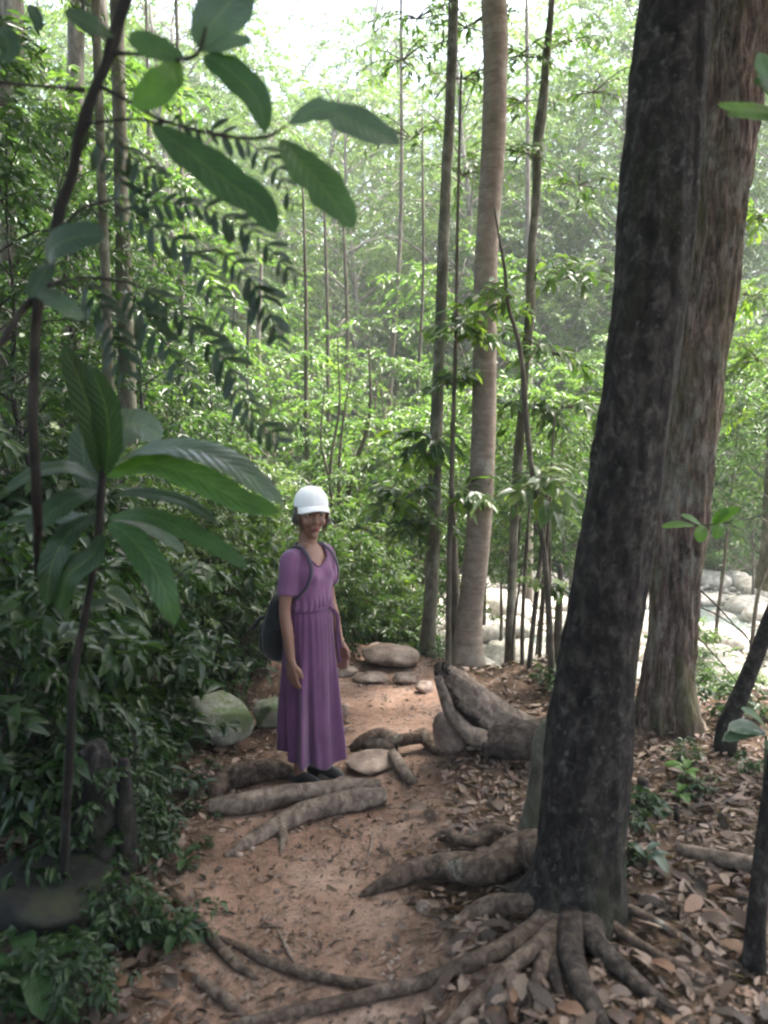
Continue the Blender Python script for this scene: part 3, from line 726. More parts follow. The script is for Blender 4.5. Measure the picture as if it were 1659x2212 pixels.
# ridge of torn wood running down the near side
pts, rr = trunk_pts([(946, 1462, 22, 4.09), (958, 1500, 26, 4.09), (976, 1545, 30, 4.1), (1006, 1580, 36, 4.12), (1045, 1600, 46, 4.15), (1080, 1606, 40, 4.2)], 4)
v, f, uv = tube(pts - org, rr, 16, 70, 0.16, 8, 6, fine=0.08); MB().add(v, f, 0.5, uv).build('ridge_and_dark_groove', M['deadwood'], L1)
pts, rr = trunk_pts([(985, 1518, 14, 4.07), (1010, 1538, 18, 4.11), (1036, 1552, 10, 4.15)], 4)  # groove beside the ridge: its shade put in as a thin dark strip
v, f, uv = tube(pts - org, rr, 10, 40, 0.1, 8, 7, fine=0.08); MB().add(v, f, 0.5, uv).build('ridge_and_dark_groove', M['deadwood_dark'], L1)
pts, rr = trunk_pts([(1040, 1606, 60, 4.16), (1080, 1602, 70, 4.16), (1120, 1600, 76, 4.14), (1165, 1592, 72, 4.12), (1230, 1580, 60, 4.1), (1290, 1590, 40, 4.1)], 4)
v, f, uv = tube(pts - org, rr, 24, 90, 0.12, 7, 8, fine=0.06); MB().add(v, f, 0.5, uv).build('limb', M['deadwood_dark'], L1)

log('split_log', 'grey split log lying across the trail in front of the woman', 'log',
    [(452, 1748, 34, .0), (520, 1742, 44, .02), (600, 1728, 46, .03), (690, 1716, 42, .03), (760, 1706, 40, .03), (822, 1702, 30, .03)], seed=20, lump=0.10)
log('forked_log', 'darker forked log in front of the split log with a short twig', 'log',
    [(832, 1722, 34, .03), (770, 1734, 46, .02), (700, 1748, 44, .02), (640, 1768, 44, .015), (580, 1796, 36, .01), (525, 1828, 26, .0), (485, 1852, 14, -.01)], seed=22,
    branches=[[(606, 1785, 24, .02), (610, 1808, 18, .0), (606, 1845, 10, -.01)]])
log('arched_root', 'dark arched piece of root with a hole beneath it in the middle of the trail', 'root',
    [(757, 1618, 14, .0), (788, 1604, 30, .04), (822, 1594, 32, .06), (858, 1604, 28, .06), (888, 1600, 26, .07), (914, 1594, 32, .06), (936, 1612, 30, .02), (962, 1634, 18, -.02)], mat='root', seed=24)
log('knobbly_root', 'small dark knob of wood on the shaded side of the arched root', 'root', [(790, 1618, 30, .01), (820, 1622, 42, .01), (856, 1622, 36, .0)], mat='deadwood_dark', seed=25)
log('broken_stick', 'short thick stick leaning on the arched root and pointing down the trail', 'stick', [(848, 1634, 24, .05), (866, 1660, 26, .03), (890, 1692, 24, .0)], seed=26, lump=0.05)
log('thin_branch', 'thin pale branch at the woman\'s feet behind the split log', 'branch', [(690, 1680, 14, .01), (740, 1686, 14, .01), (800, 1692, 10, .0)], seed=27)
log('mossy_root', 'mossy root crossing the soil bank below the grey boulder', 'root', [(285, 1712, 40, .02), (330, 1708, 36, .03), (380, 1702, 30, .02), (430, 1712, 16, .0)], mat='bark_mottled', seed=28)
log('bank_root', 'brown root mound bulging at the left of the woman\'s feet', 'root', [(455, 1720, 34, .0), (490, 1688, 50, .02), (540, 1676, 52, .02), (590, 1668, 44, .02), (630, 1672, 26, .0)], mat='root', seed=29)
log('fallen_log', 'straight fallen log among dry leaves at the right edge', 'log', [(1470, 1838, 26, .01), (1540, 1852, 36, .02), (1610, 1872, 38, .03), (1700, 1902, 38, .03)], seed=30, lump=0.05)
log('left_root', 'dark root running down the left verge beside the trail', 'root', [(350, 1900, 16, 0), (400, 1965, 22, .01), (455, 2030, 24, .01), (520, 2095, 22, 0), (560, 2120, 12, -.01)], mat='root', seed=33)
log('left_root', 'lowest dark root at the left verge near the bottom', 'root', [(390, 2085, 14, 0), (440, 2130, 26, .01), (490, 2165, 26, .01), (530, 2200, 16, -.01)], mat='root', seed=34)
log('left_root', 'crooked dark root in front of the mossy boulder', 'root', [(270, 1990, 14, .02), (310, 1960, 22, .04), (345, 1950, 22, .05), (352, 1995, 20, .02), (345, 2040, 14, -.01)], mat='root', seed=35)
log('stick', 'long thin stick on the right slope below the stump post', 'stick', [(1385, 1790, 8, .01), (1430, 1850, 10, .02), (1485, 1915, 10, .02), (1540, 1975, 6, .01)], seed=36, sides=8, lump=0.04)
log('stick', 'thin dark stick lying flat on the right slope', 'stick', [(1470, 1700, 7, .01), (1540, 1706, 8, .02), (1610, 1698, 5, .01)], mat='stem', seed=37, sides=8, lump=0.04)
log('stick', 'short stick beside the roots at the right of the dark trunk', 'stick', [(1345, 1920, 14, .02), (1400, 1950, 14, .02), (1450, 1985, 8, .01)], mat='deadwood_dark', seed=38, sides=8, lump=0.05)
log('stick', 'fine twig lying on the bare soil of the trail', 'stick', [(805, 1800, 5, .005), (795, 1850, 5, .008), (770, 1890, 4, .005)], seed=39, sides=6, lump=0.03)
log('stick', 'small straight twig below the long root on the trail', 'stick', [(600, 2010, 5, .005), (625, 2060, 8, .008), (640, 2090, 5, .005)], seed=40, sides=6, lump=0.03)
S1, _, _ = trunk_tree('stump_post', 'thin broken stump post standing in the leaves right of the dark trunk', 'stump', [(1386, 1740, 28), (1387, 1710, 27), (1389, 1682, 24)], 3.75, 'deadwood_dark', 14, 30, 0.1, extend=0, seed=70, flare=0.15)
S2, _, _ = trunk_tree('stump_post', 'low dark stub of a stem in the leaves on the right slope', 'stump', [(1463, 1790, 14), (1462, 1765, 13), (1461, 1738, 10)], 3.5, 'deadwood_dark', 10, 24, 0.1, extend=0, seed=71, flare=0.1)
S3, _, _ = trunk_tree('dark_stump', 'black mossy stump below the rosette sapling at the left', 'stump', [(215, 1800, 96), (212, 1730, 82), (206, 1670, 76), (204, 1630, 66), (206, 1605, 44)], 2.85, 'bark_black', 26, 90, 0.16, extend=0, seed=72, flare=0.4, fine=0.06)
S4, _, _ = trunk_tree('dark_stump', 'small dark stub standing beside the black mossy stump', 'stump', [(272, 1745, 30), (270, 1690, 26), (268, 1640, 22)], 2.8, 'bark_black', 12, 30, 0.14, extend=0, seed=73)
# ------------------------------------------------------------------ leaves
def leaf_batch(pos, dr, nrm, ln, wd, rnd, curl=0.25, fold=0.18, rich=False):
    """many leaves at once: blade from pos along dr; returns v, f, rnd"""
    n = len(pos)
    dr = dr / (np.linalg.norm(dr, axis=1)[:, None] + 1e-9)
    sd = np.cross(dr, nrm); sd /= np.linalg.norm(sd, axis=1)[:, None] + 1e-9
    nm = np.cross(sd, dr)
    ln = ln[:, None]; wd = wd[:, None]
    def pt(u, s, h): return pos + dr * ln * u + sd * wd * s + nm * ln * h
    if rich:
        P = [pt(0, 0, 0), pt(.30, -.46, .10 - curl * .10), pt(.68, -.34, .08 - curl * .46), pt(1, 0, -curl), pt(.68, .34, .08 - curl * .46), pt(.30, .46, .10 - curl * .10), pt(.34, 0, .02 - curl * .10), pt(.70, 0, -curl * .48)]
        T = np.array([[0, 6, 1], [1, 6, 7], [1, 7, 2], [2, 7, 3], [0, 5, 6], [5, 7, 6], [5, 4, 7], [4, 3, 7]])
    else:
        P = [pt(0, 0, 0), pt(.42, -.5, fold * .3), pt(1, 0, -curl), pt(.42, .5, fold * .3)]
        T = np.array([[0, 2, 1], [0, 3, 2]])
    k = len(P)
    v = np.stack(P, 1).reshape(-1, 3)
    f = (np.arange(n)[:, None, None] * k + T[None]).reshape(-1, 3)
    return v, f, np.repeat(rnd, k)

def unit(rng, n):
    v = rng.normal(size=(n, 3)); return v / np.linalg.norm(v, axis=1)[:, None]

def plant_geo(rng, H, z0, R, n_limbs, twigs, lpt, leaf, r0, shape=1.0, droop=0.25, rich=False, up=0.35, wob=0.06, stems=1, narrow=0.36, trunk_top=0.96, limb_r=0.45, patchy=0.0):
    """a plant in its own coordinates: stem(s), limbs, twigs with leaves. Returns MB of the wood, list of leaf arrays"""
    wood = MB(); LP, LD, LN, LL, LR = [], [], [], [], []
    for s in range(stems):
        lean = rng.normal(size=2) * wob * H * (1 + (stems > 1) * 1.2)
        zz = np.linspace(0, 1, 7)
        tp = np.c_[lean[0] * zz ** 1.3 + rng.normal(size=7) * wob * 0.35 * H * zz, lean[1] * zz ** 1.3 + rng.normal(size=7) * wob * 0.35 * H * zz, H * trunk_top * zz * rng.uniform(0.8, 1)]
        if stems > 1: tp[:, :2] += rng.normal(size=2) * 0.06 * (1 - zz * 0)[:, None]
        rt = r0 * (1 - 0.8 * zz)
        v, f, uv = tube(tp, rt, 8, 26, 0.08, 5, int(rng.integers(999)))
        wood.add(v, f, 0.5, uv)
        TS = spline(np.c_[tp, rt], 60)
        for k in range(n_limbs):
            u = z0 + (1 - z0) * (k + rng.uniform(0, 1)) / n_limbs
            b = TS[min(59, int(u * 59))]
            az = k * 2.4 + rng.uniform(-0.5, 0.5) + s
            # crown profile: widest below the middle
            q = (u - z0) / (1 - z0 + 1e-6); prof = (0.45 + 0.9 * q - 1.15 * q * q) * shape + 0.25
            Lb = R * prof * rng.uniform(0.7, 1.15)
            dh = np.array([math.cos(az), math.sin(az), 0])
            e = b[:3] + dh * Lb + np.array([0, 0, Lb * (up * rng.uniform(0.5, 1.4))])
            mid = b[:3] + dh * Lb * 0.5 + np.array([0, 0, Lb * up * 0.75])
            lp = np.array([b[:3], mid, e + np.array([0, 0, -droop * Lb * 0.4])])
            if limb_r:
                v, f, uv = tube(lp, [b[3] * limb_r + 0.003, b[3] * limb_r * 0.5 + 0.002, 0.002], 5, 9, 0.05, 5, 1, cap=False); wood.add(v, f, 0.5, uv)
            LS = spline(lp, 24)
            for t_ in range(twigs):
                w_ = 0.25 + 0.75 * (t_ + rng.uniform(0, 1)) / twigs
                p = LS[min(23, int(w_ * 23))]
                if patchy and rng.random() < patchy: continue
                td = dh * rng.uniform(0.1, 1.0) + np.cross(dh, [0, 0, 1]) * rng.uniform(-1, 1) + np.array([0, 0, rng.uniform(-0.35, 0.5)])
                td /= np.linalg.norm(td); tl = R * rng.uniform(0.16, 0.34)
                m_ = lpt
                uu = np.linspace(0.12, 1, m_)[:, None]
                pp = p + td * tl * uu + np.array([0, 0, -1.0]) * (uu ** 2) * tl * droop + rng.normal(size=(m_, 3)) * leaf * 0.12
                side = np.cross(td, [0, 0, 1]); side /= np.linalg.norm(side) + 1e-6
                sg = np.where(np.arange(m_) % 2, 1, -1)[:, None]
                dd = td * 0.65 + side * sg * 0.8 + np.array([0, 0, -droop]) + rng.normal(size=(m_, 3)) * 0.30
                LP.append(pp); LD.append(dd); LN.append(np.array([0, 0, 1.0]) + rng.normal(size=(m_, 3)) * 0.42)
                LL.append(leaf * rng.uniform(0.6, 1.2, m_)); LR.append(np.clip(rng.normal(0.30 + 0.4 * q + rng.normal() * 0.14, 0.16, m_), 0, 1))
    LP, LD, LN, LL, LR = map(np.concatenate, (LP, LD, LN, LL, LR))
    return wood, (LP, LD, LN, LL, LL * narrow * rng.uniform(0.85, 1.2, len(LL)), LR)

SINGLE_LEAF = {}
def single_leaf_mesh(key):
    if key not in SINGLE_LEAF:
        v, f, r = leaf_batch(np.zeros((1, 3)), np.array([[0, 1.0, 0]]), np.array([[0, 0, 1.0]]), np.ones(1), np.ones(1) * 0.4, np.ones(1), rich=True)
        SINGLE_LEAF[key] = mesh_np('leaf', v, f, M[key], True)
    return SINGLE_LEAF[key]

def place_leaf(parent, p, d, n, ln, wd, key):
    d = d / np.linalg.norm(d); s = np.cross(d, n); s /= np.linalg.norm(s) + 1e-9; m_ = np.cross(s, d)
    mt = Matrix(((s[0] * wd / 0.4, d[0] * ln, m_[0] * ln, p[0]), (s[1] * wd / 0.4, d[1] * ln, m_[1] * ln, p[1]), (s[2] * wd / 0.4, d[2] * ln, m_[2] * ln, p[2]), (0, 0, 0, 1)))
    o = link('leaf', single_leaf_mesh(key), parent); o.matrix_local = mt
    return o

PROTO = {}
def proto(kind, variant):
    key = (kind, variant)
    if key in PROTO: return PROTO[key]
    rng = np.random.default_rng(hash_of(kind) + variant * 13)
    spec = SPECS[kind]
    wood, L = plant_geo(rng, **spec['geo'])
    wm = wood.mesh(kind + '_wood', M[spec['wood']])
    v, f, r = leaf_batch(*L, rich=spec.get('rich', False), curl=spec.get('curl', 0.25))
    lm = mesh_np(kind + '_foliage', v, f, M[spec['leafmat']], False, r)
    PROTO[key] = (wm, lm, L)
    return PROTO[key]

def hash_of(s): return sum(ord(c) * (i + 3) for i, c in enumerate(s))

SPECS = {
    'canopy': dict(geo=dict(H=13, z0=0.22, R=4.4, n_limbs=36, twigs=14, lpt=50, leaf=0.115, r0=0.17, up=0.45, droop=0.35, wob=0.03), wood='bark_far', leafmat='leaf_far'),
    'canopy_fine': dict(geo=dict(H=12, z0=0.2, R=3.7, n_limbs=36, twigs=14, lpt=48, leaf=0.095, r0=0.14, up=0.4, droop=0.4, wob=0.04, patchy=0.15), wood='bark_far', leafmat='leaf_far'),
    'pale_tree': dict(geo=dict(H=9, z0=0.12, R=3.2, n_limbs=32, twigs=12, lpt=46, leaf=0.11, r0=0.10, up=0.25, droop=0.45, wob=0.04), wood='bark_far', leafmat='leaf_pale'),
    'understory': dict(geo=dict(H=5.0, z0=0.22, R=1.7, n_limbs=26, twigs=8, lpt=18, leaf=0.13, r0=0.035, up=0.4, droop=0.35, wob=0.05), wood='stem', leafmat='leaf_mid'),
    'understory_high': dict(geo=dict(H=6.0, z0=0.50, R=1.7, n_limbs=22, twigs=9, lpt=18, leaf=0.12, r0=0.04, up=0.35, droop=0.35, wob=0.05), wood='stem', leafmat='leaf_mid'),
    'understory_fine': dict(geo=dict(H=4.4, z0=0.18, R=1.5, n_limbs=28, twigs=9, lpt=24, leaf=0.08, r0=0.03, up=0.35, droop=0.35, wob=0.06), wood='stem', leafmat='leaf_mid'),
    'shrub': dict(geo=dict(H=1.9, z0=0.12, R=0.75, n_limbs=10, twigs=6, lpt=11, leaf=0.10, r0=0.012, up=0.5, droop=0.3, wob=0.09, stems=4), wood='stem', leafmat='leaf_mid', rich=True),
    'shrub_pale': dict(geo=dict(H=1.9, z0=0.10, R=0.85, n_limbs=10, twigs=6, lpt=13, leaf=0.075, r0=0.012, up=0.45, droop=0.3, wob=0.09, stems=4), wood='stem', leafmat='leaf_pale'),
    'shrub_dark': dict(geo=dict(H=1.5, z0=0.08, R=0.62, n_limbs=9, twigs=5, lpt=9, leaf=0.105, r0=0.010, up=0.45, droop=0.35, wob=0.05, stems=4, narrow=0.42), wood='stem_dark', leafmat='leaf_dark', rich=True),
    'shrub_broad': dict(geo=dict(H=1.5, z0=0.10, R=0.6, n_limbs=7, twigs=4, lpt=6, leaf=0.17, r0=0.010, up=0.5, droop=0.5, wob=0.05, stems=3, narrow=0.34), wood='stem_dark', leafmat='leaf_dark', rich=True),
    'shrub_fine': dict(geo=dict(H=1.7, z0=0.08, R=0.62, n_limbs=12, twigs=6, lpt=14, leaf=0.055, r0=0.010, up=0.45, droop=0.3, wob=0.05, stems=4), wood='stem_dark', leafmat='leaf_mid', rich=True),
    'dark_tree': dict(geo=dict(H=6.5, z0=0.15, R=1.9, n_limbs=28, twigs=9, lpt=20, leaf=0.12, r0=0.05, up=0.4, droop=0.35, wob=0.05), wood='stem_dark', leafmat='leaf_dark'),
    'low_plant': dict(geo=dict(H=0.42, z0=0.2, R=0.26, n_limbs=5, twigs=3, lpt=5, leaf=0.085, r0=0.004, up=0.5, droop=0.3, wob=0.10, stems=2, narrow=0.42), wood='stem_green', leafmat='leaf_dark', rich=True),
    'bare_shrub': dict(geo=dict(H=1.2, z0=0.2, R=0.5, n_limbs=9, twigs=3, lpt=4, leaf=0.05, r0=0.007, up=0.7, droop=0.1, wob=0.10, stems=6), wood='deadwood_dark', leafmat='leaf_dark', rich=True),
}

def grow(kind, variant, name, label, cat, x, y, s=1.0, rz=0.0, group=None, singles=0, sz=1.0, z=None, skey=None):
    wm, lm, L = proto(kind, variant)
    z = float(height(x, y)) - 0.05 if z is None else z
    root = thing(name, label, cat, (x, y, z), group, rz); root.scale = (s, s, s * sz)
    link('trunk' if 'tree' in name else 'stems', wm, root)
    o = link('crown' if 'tree' in name else 'foliage', lm, root); o['kind'] = 'stuff'
    if singles:
        rng = np.random.default_rng(variant + hash_of(kind) + int(x * 100))
        pos = L[0]; M4 = Matrix.Rotation(rz, 4, 'Z')
        c, s_ = math.cos(rz), math.sin(rz)
        # the leaves on the side that faces the trail come as leaves of their own
        tow = np.array([-x, -y]); tow /= np.linalg.norm(tow)
        wx = pos[:, 0] * c - pos[:, 1] * s_; wy = pos[:, 0] * s_ + pos[:, 1] * c
        score = wx * tow[0] + wy * tow[1] + rng.normal(size=len(pos)) * 0.12
        for q in np.argsort(-score)[:singles]:
            place_leaf(root, pos[q] + rng.normal(size=3) * 0.02, L[1][q] + rng.normal(size=3) * 0.2, L[2][q], L[3][q] * 1.15, L[4][q] * 1.15, skey or ('leaf_dark_single' if 'dark' in SPECS[kind]['leafmat'] else 'leaf_mid_single'))
    return root

# ------------------------------------------------------------------ large single blades
def blade_mesh(name, pts, width, nrm, mat, nl=18, nw=4, fold=0.14, ripple=0.03, shape=(0.08, 0.45), seed=0, wavy=0.05, tip=1.0, chew=0.0):
    """leaf blade along a 3-D midrib; width in metres; nrm = side the upper face looks to"""
    P = spline(pts, nl + 1)
    T = np.gradient(P, axis=0); T /= np.linalg.norm(T, axis=1)[:, None]
    S = np.cross(T, np.asarray(nrm, float)); S /= np.linalg.norm(S, axis=1)[:, None] + 1e-9
    N = np.cross(S, T)
    u = np.linspace(0, 1, nl + 1)
    prof = (u + 0.02) ** 0.75 * (1.02 - u) ** 0.62; prof = prof / prof.max()
    prof[0] = 0.06; prof[-1] = 0.02
    L = np.sum(np.linalg.norm(np.diff(P, axis=0), axis=1))
    rs = np.random.default_rng(seed)
    v, uv = [], []
    for i in range(nl + 1):
        for j in range(-nw, nw + 1):
            s = j / nw
            e = 1 + wavy * math.sin(u[i] * 19 + (3 if s > 0 else 0) + seed) * abs(s)
            if chew and abs(s) > 0.7: e *= 1 - chew * max(0.0, float(vn(u[i] * 9 + (5 if s > 0 else 0), seed * 1.7, seed)))
            h = fold * (abs(s) ** 1.2) * prof[i] * width + ripple * width * math.sin(u[i] * 40 - abs(s) * 3) * abs(s) * 0.6 - 0.10 * width * s * s * prof[i]
            v.append(P[i] + S[i] * (s * e * width / 2 * prof[i]) + N[i] * h); uv.append((s, u[i]))
    k = 2 * nw + 1
    f = np.array([[i * k + j, i * k + j + 1, (i + 1) * k + j + 1, (i + 1) * k + j] for i in range(nl) for j in range(2 * nw)])
    return mesh_np(name, np.array(v), f, mat, True, np.full(len(v), 0.5), np.array(uv))

def blade(parent, rows, wpx, mat, nrm=(0, -0.5, 1), seed=0, label=None, name='leaf', **kw):
    """rows (dx, dy, Y)"""
    pts = np.array([V(*q) for q in rows]); D = project(pts[len(pts) // 2])[2]
    org = np.array(parent.location)
    me = blade_mesh('leaf_blade', pts - org, wpx * D / F, nrm, M[mat], seed=seed, **kw)
    o = link(name, me, parent)
    if label: o['label'] = label
    return o

def stem(parent, rows, mat='stem_green', sides=8, name='stem', seed=0, lump=0.06, n=None):
    """rows (dx, dy, width px, Y)"""
    pts, rr = trunk_pts(rows, 2); org = np.array(parent.location)
    v, f, uv = tube(pts - org, rr, sides, n or max(16, 10 * len(pts)), lump, 12, seed)
    return MB().add(v, f, 0.5, uv).build(name, M[mat], parent)

# rosette sapling at the left
RS = thing('rosette_sapling', 'sapling with a rosette of long drooping ribbed leaves left of the woman', 'plant', G(150, 1700))
_g = G(140, 1935)
stem(RS, [(136, 1945, 20, _g[1]), (143, 1760, 19, _g[1] * .4 + 2.12 * .6), (152, 1600, 18, 2.12), (160, 1450, 17, 2.1), (184, 1330, 16, 2.06), (202, 1230, 16, 2.03), (214, 1140, 17, 2.0), (219, 1060, 18, 2.0), (224, 1000, 12, 2.0)], 'stem_dark', 12, seed=5)
B = lambda rows, w, mat, **k: blade(RS, rows, w * 0.74, mat, **k)
B([(228, 1018, 1.98), (300, 975, 1.92), (420, 972, 1.86), (530, 1022, 1.82), (612, 1090, 1.80)], 122, 'blade_blue', nrm=(0.2, -0.55, 1), seed=1, label='longest pale bluish leaf arching towards the cap')
B([(230, 1030, 1.98), (320, 1000, 1.93), (420, 1030, 1.9), (510, 1075, 1.88), (604, 1108, 1.86)], 84, 'blade_green', nrm=(-0.15, -0.95, 0.35), seed=2, label='bright green leaf just under the longest bluish leaf')
B([(236, 1010, 2.0), (246, 945, 2.05), (290, 915, 2.1), (352, 945, 2.14)], 118, 'blade_blue', nrm=(0.1, -0.9, 0.6), seed=3, label='short pale leaf curling up behind the others')
B([(218, 1030, 2.0), (205, 930, 1.96), (178, 840, 1.93), (138, 745, 1.9)], 88, 'blade_dark', nrm=(0.3, -1, 0.2), seed=4)
B([(224, 1030, 2.0), (236, 950, 1.95), (226, 870, 1.93), (195, 790, 1.92)], 100, 'blade_dark', nrm=(-0.2, -1, 0.1), seed=5)
B([(228, 1080, 1.98), (275, 1064, 1.93), (330, 1068, 1.9), (400, 1085, 1.87), (470, 1130, 1.85)], 56, 'blade_dark', nrm=(0.1, -0.6, 1), seed=6)
B([(230, 1118, 1.98), (310, 1112, 1.92), (400, 1145, 1.88), (470, 1182, 1.86), (538, 1228, 1.85)], 66, 'blade', nrm=(0.1, -0.8, 0.8), seed=7)
B([(232, 1130, 1.98), (285, 1165, 1.9), (330, 1225, 1.86), (358, 1285, 1.84), (378, 1352, 1.84)], 88, 'blade', nrm=(0.4, -1, 0.2), seed=8, label='wide green leaf hanging straight down at the right of the stem')
B([(236, 1120, 2.0), (300, 1130, 2.02), (350, 1155, 2.04), (398, 1192, 2.05)], 50, 'blade_blue', nrm=(0.1, -0.7, 0.9), seed=9)
B([(212, 1060, 2.0), (160, 1075, 1.95), (105, 1110, 1.92), (55, 1150, 1.9)], 96, 'blade_dark', nrm=(-0.1, -0.8, 0.7), seed=10)
B([(208, 1110, 2.0), (150, 1150, 1.94), (112, 1220, 1.92), (100, 1310, 1.92)], 90, 'blade_dark', nrm=(-0.3, -1, 0.3), seed=11)
B([(214, 1040, 2.0), (150, 1010, 1.96), (80, 1020, 1.93), (10, 1060, 1.9)], 76, 'blade_dark', nrm=(0, -0.6, 1), seed=12)
B([(212, 1090, 2.0), (185, 1010, 2.1), (178, 950, 2.2), (190, 900, 2.3)], 84, 'blade_dark', nrm=(0.1, -1, 0.2), seed=13)
B([(214, 1120, 2.0), (150, 1120, 2.1), (90, 1100, 2.2), (30, 1110, 2.3)], 70, 'blade_dark', nrm=(0, -0.6, 1), seed=14)
B([(220, 1150, 2.0), (200, 1200, 1.95), (150, 1240, 1.92), (128, 1320, 1.92)], 80, 'blade_dark', nrm=(0, -1, 0.3), seed=15)

# dark knobbly stem crossing the upper left, with big hanging leaves and feathery fronds
DS = thing('dark_stem_sapling', 'near black crooked sapling stem with big leaves and feathery fronds in the upper left', 'sapling', G(75, 1560))
Ys = 1.62
_g = G(84, 1610)
stem(DS, [(84, 1612, 13, _g[1]), (84, 1500, 13, _g[1] * .97), (84, 1350, 14, _g[1] * .85), (80, 1180, 16, _g[1] * .3 + 1.7 * .7), (76, 1010, 21, 1.7), (70, 900, 20, 1.66), (75, 780, 21, 1.64), (80, 680, 22, Ys), (92, 620, 27, Ys), (104, 585, 21, Ys), (120, 505, 22, Ys), (132, 440, 26, Ys), (154, 385, 22, Ys), (168, 310, 24, Ys), (186, 250, 29, Ys), (202, 200, 22, Ys), (232, 135, 23, Ys), (240, 100, 29, Ys), (256, 50, 24, Ys), (272, 0, 26, Ys), (300, -120, 28, 1.65), (330, -300, 22, 1.7)], 'stem_dark', 14, seed=8, lump=0.14, n=170)
stem(DS, [(74, 640, 20, 1.63), (40, 680, 17, 1.6), (10, 730, 14, 1.57), (-40, 800, 10, 1.55)], 'stem_dark', 9, 'branch', seed=9)
stem(DS, [(182, 195, 13, Ys), (120, 188, 9, 1.58), (60, 184, 8, 1.55), (0, 178, 7, 1.5), (-60, 170, 5, 1.5)], 'stem_dark', 8, 'branch', seed=10)
stem(DS, [(215, 185, 12, Ys), (280, 220, 8, 1.56), (340, 255, 8, 1.52), (420, 280, 8, 1.48), (520, 298, 7, 1.45), (585, 292, 8, 1.42), (618, 272, 6, 1.41)], 'stem_dark', 8, 'branch', seed=11)
stem(DS, [(240, 115, 11, Ys), (310, 118, 8, 1.55), (380, 130, 9, 1.5), (430, 110, 9, 1.46), (445, 60, 6, 1.45)], 'stem_dark', 8, 'branch', seed=12)
stem(DS, [(180, 270, 10, Ys), (230, 262, 7, 1.58), (300, 258, 6, 1.55), (350, 268, 6, 1.53)], 'stem_dark', 8, 'branch', seed=13)
B = lambda rows, w, mat, **k: blade(DS, rows, w, mat, **k)
B([(622, 266, 1.41), (690, 236, 1.38), (760, 262, 1.36), (865, 312, 1.35)], 84, 'blade_blue', nrm=(0.1, -1, 0.35), seed=21, chew=0.8)
B([(608, 300, 1.42), (650, 350, 1.39), (705, 415, 1.37), (764, 494, 1.36)], 98, 'blade', nrm=(0.4, -1, 0.1), seed=22, chew=0.7)
B([(572, 288, 1.43), (560, 225, 1.42), (505, 160, 1.42), (440, 118, 1.43)], 74, 'blade', nrm=(0.2, -1, 0.2), seed=23)
B([(330, 268, 1.5), (410, 330, 1.45), (500, 400, 1.42), (560, 445, 1.41), (596, 505, 1.4)], 96, 'blade', nrm=(0.3, -1, 0.3), seed=24, label='largest broad green leaf hanging across the fronds')
B([(436, 112, 1.46), (452, 60, 1.45), (492, 10, 1.44), (530, -60, 1.44)], 120, 'blade_blue', nrm=(0.1, -1, 0.2), seed=25)
B([(436, 110, 1.46), (470, 98, 1.43), (505, 92, 1.42), (545, 88, 1.41)], 46, 'blade_blue', nrm=(0, -1, 0.4), seed=26)
B([(388, 134, 1.5), (360, 170, 1.47), (325, 205, 1.46), (288, 232, 1.45)], 74, 'blade_bright', nrm=(0.3, -1, 0.2), seed=27, label='sunlit bright green leaf below the twig')
B([(400, 128, 1.5), (350, 110, 1.5), (300, 85, 1.5), (280, 70, 1.5)], 64, 'blade', nrm=(0, -1, 0.4), seed=28)
B([(246, 78, 1.6), (210, 60, 1.57), (170, 40, 1.56), (138, 24, 1.55)], 46, 'blade_dark', nrm=(0, -1, 0.3), seed=29)
B([(105, 585, 1.6), (110, 540, 1.55), (170, 512, 1.52), (228, 508, 1.51)], 78, 'blade_dark', nrm=(-0.2, -1, 0.3), seed=30)
B([(108, 560, 1.6), (95, 590, 1.56), (75, 620, 1.55), (62, 645, 1.55)], 46, 'blade_dark', nrm=(0, -1, 0.3), seed=31)
B([(70, 622, 1.6), (110, 640, 1.57), (150, 668, 1.55), (180, 690, 1.55)], 52, 'blade_blue', nrm=(0, -0.7, 0.8), seed=32)
B([(60, 10, 1.6), (75, 30, 1.58), (82, 50, 1.57), (80, 70, 1.57)], 30, 'blade_dark', nrm=(0, -1, 0.3), seed=33)
B([(-10, 60, 1.5), (10, 80, 1.48), (20, 110, 1.48), (5, 135, 1.48)], 50, 'blade_dark', nrm=(0, -1, 0.3), seed=34)
LEAFLET = blade_mesh('leaflet_blade', np.array([[0, 0, 0], [0, .5, .02], [0, 1, -.06]]), 0.31, (0, 0, 1), M['leaflet'], nl=6, nw=1, fold=0.2, ripple=0)
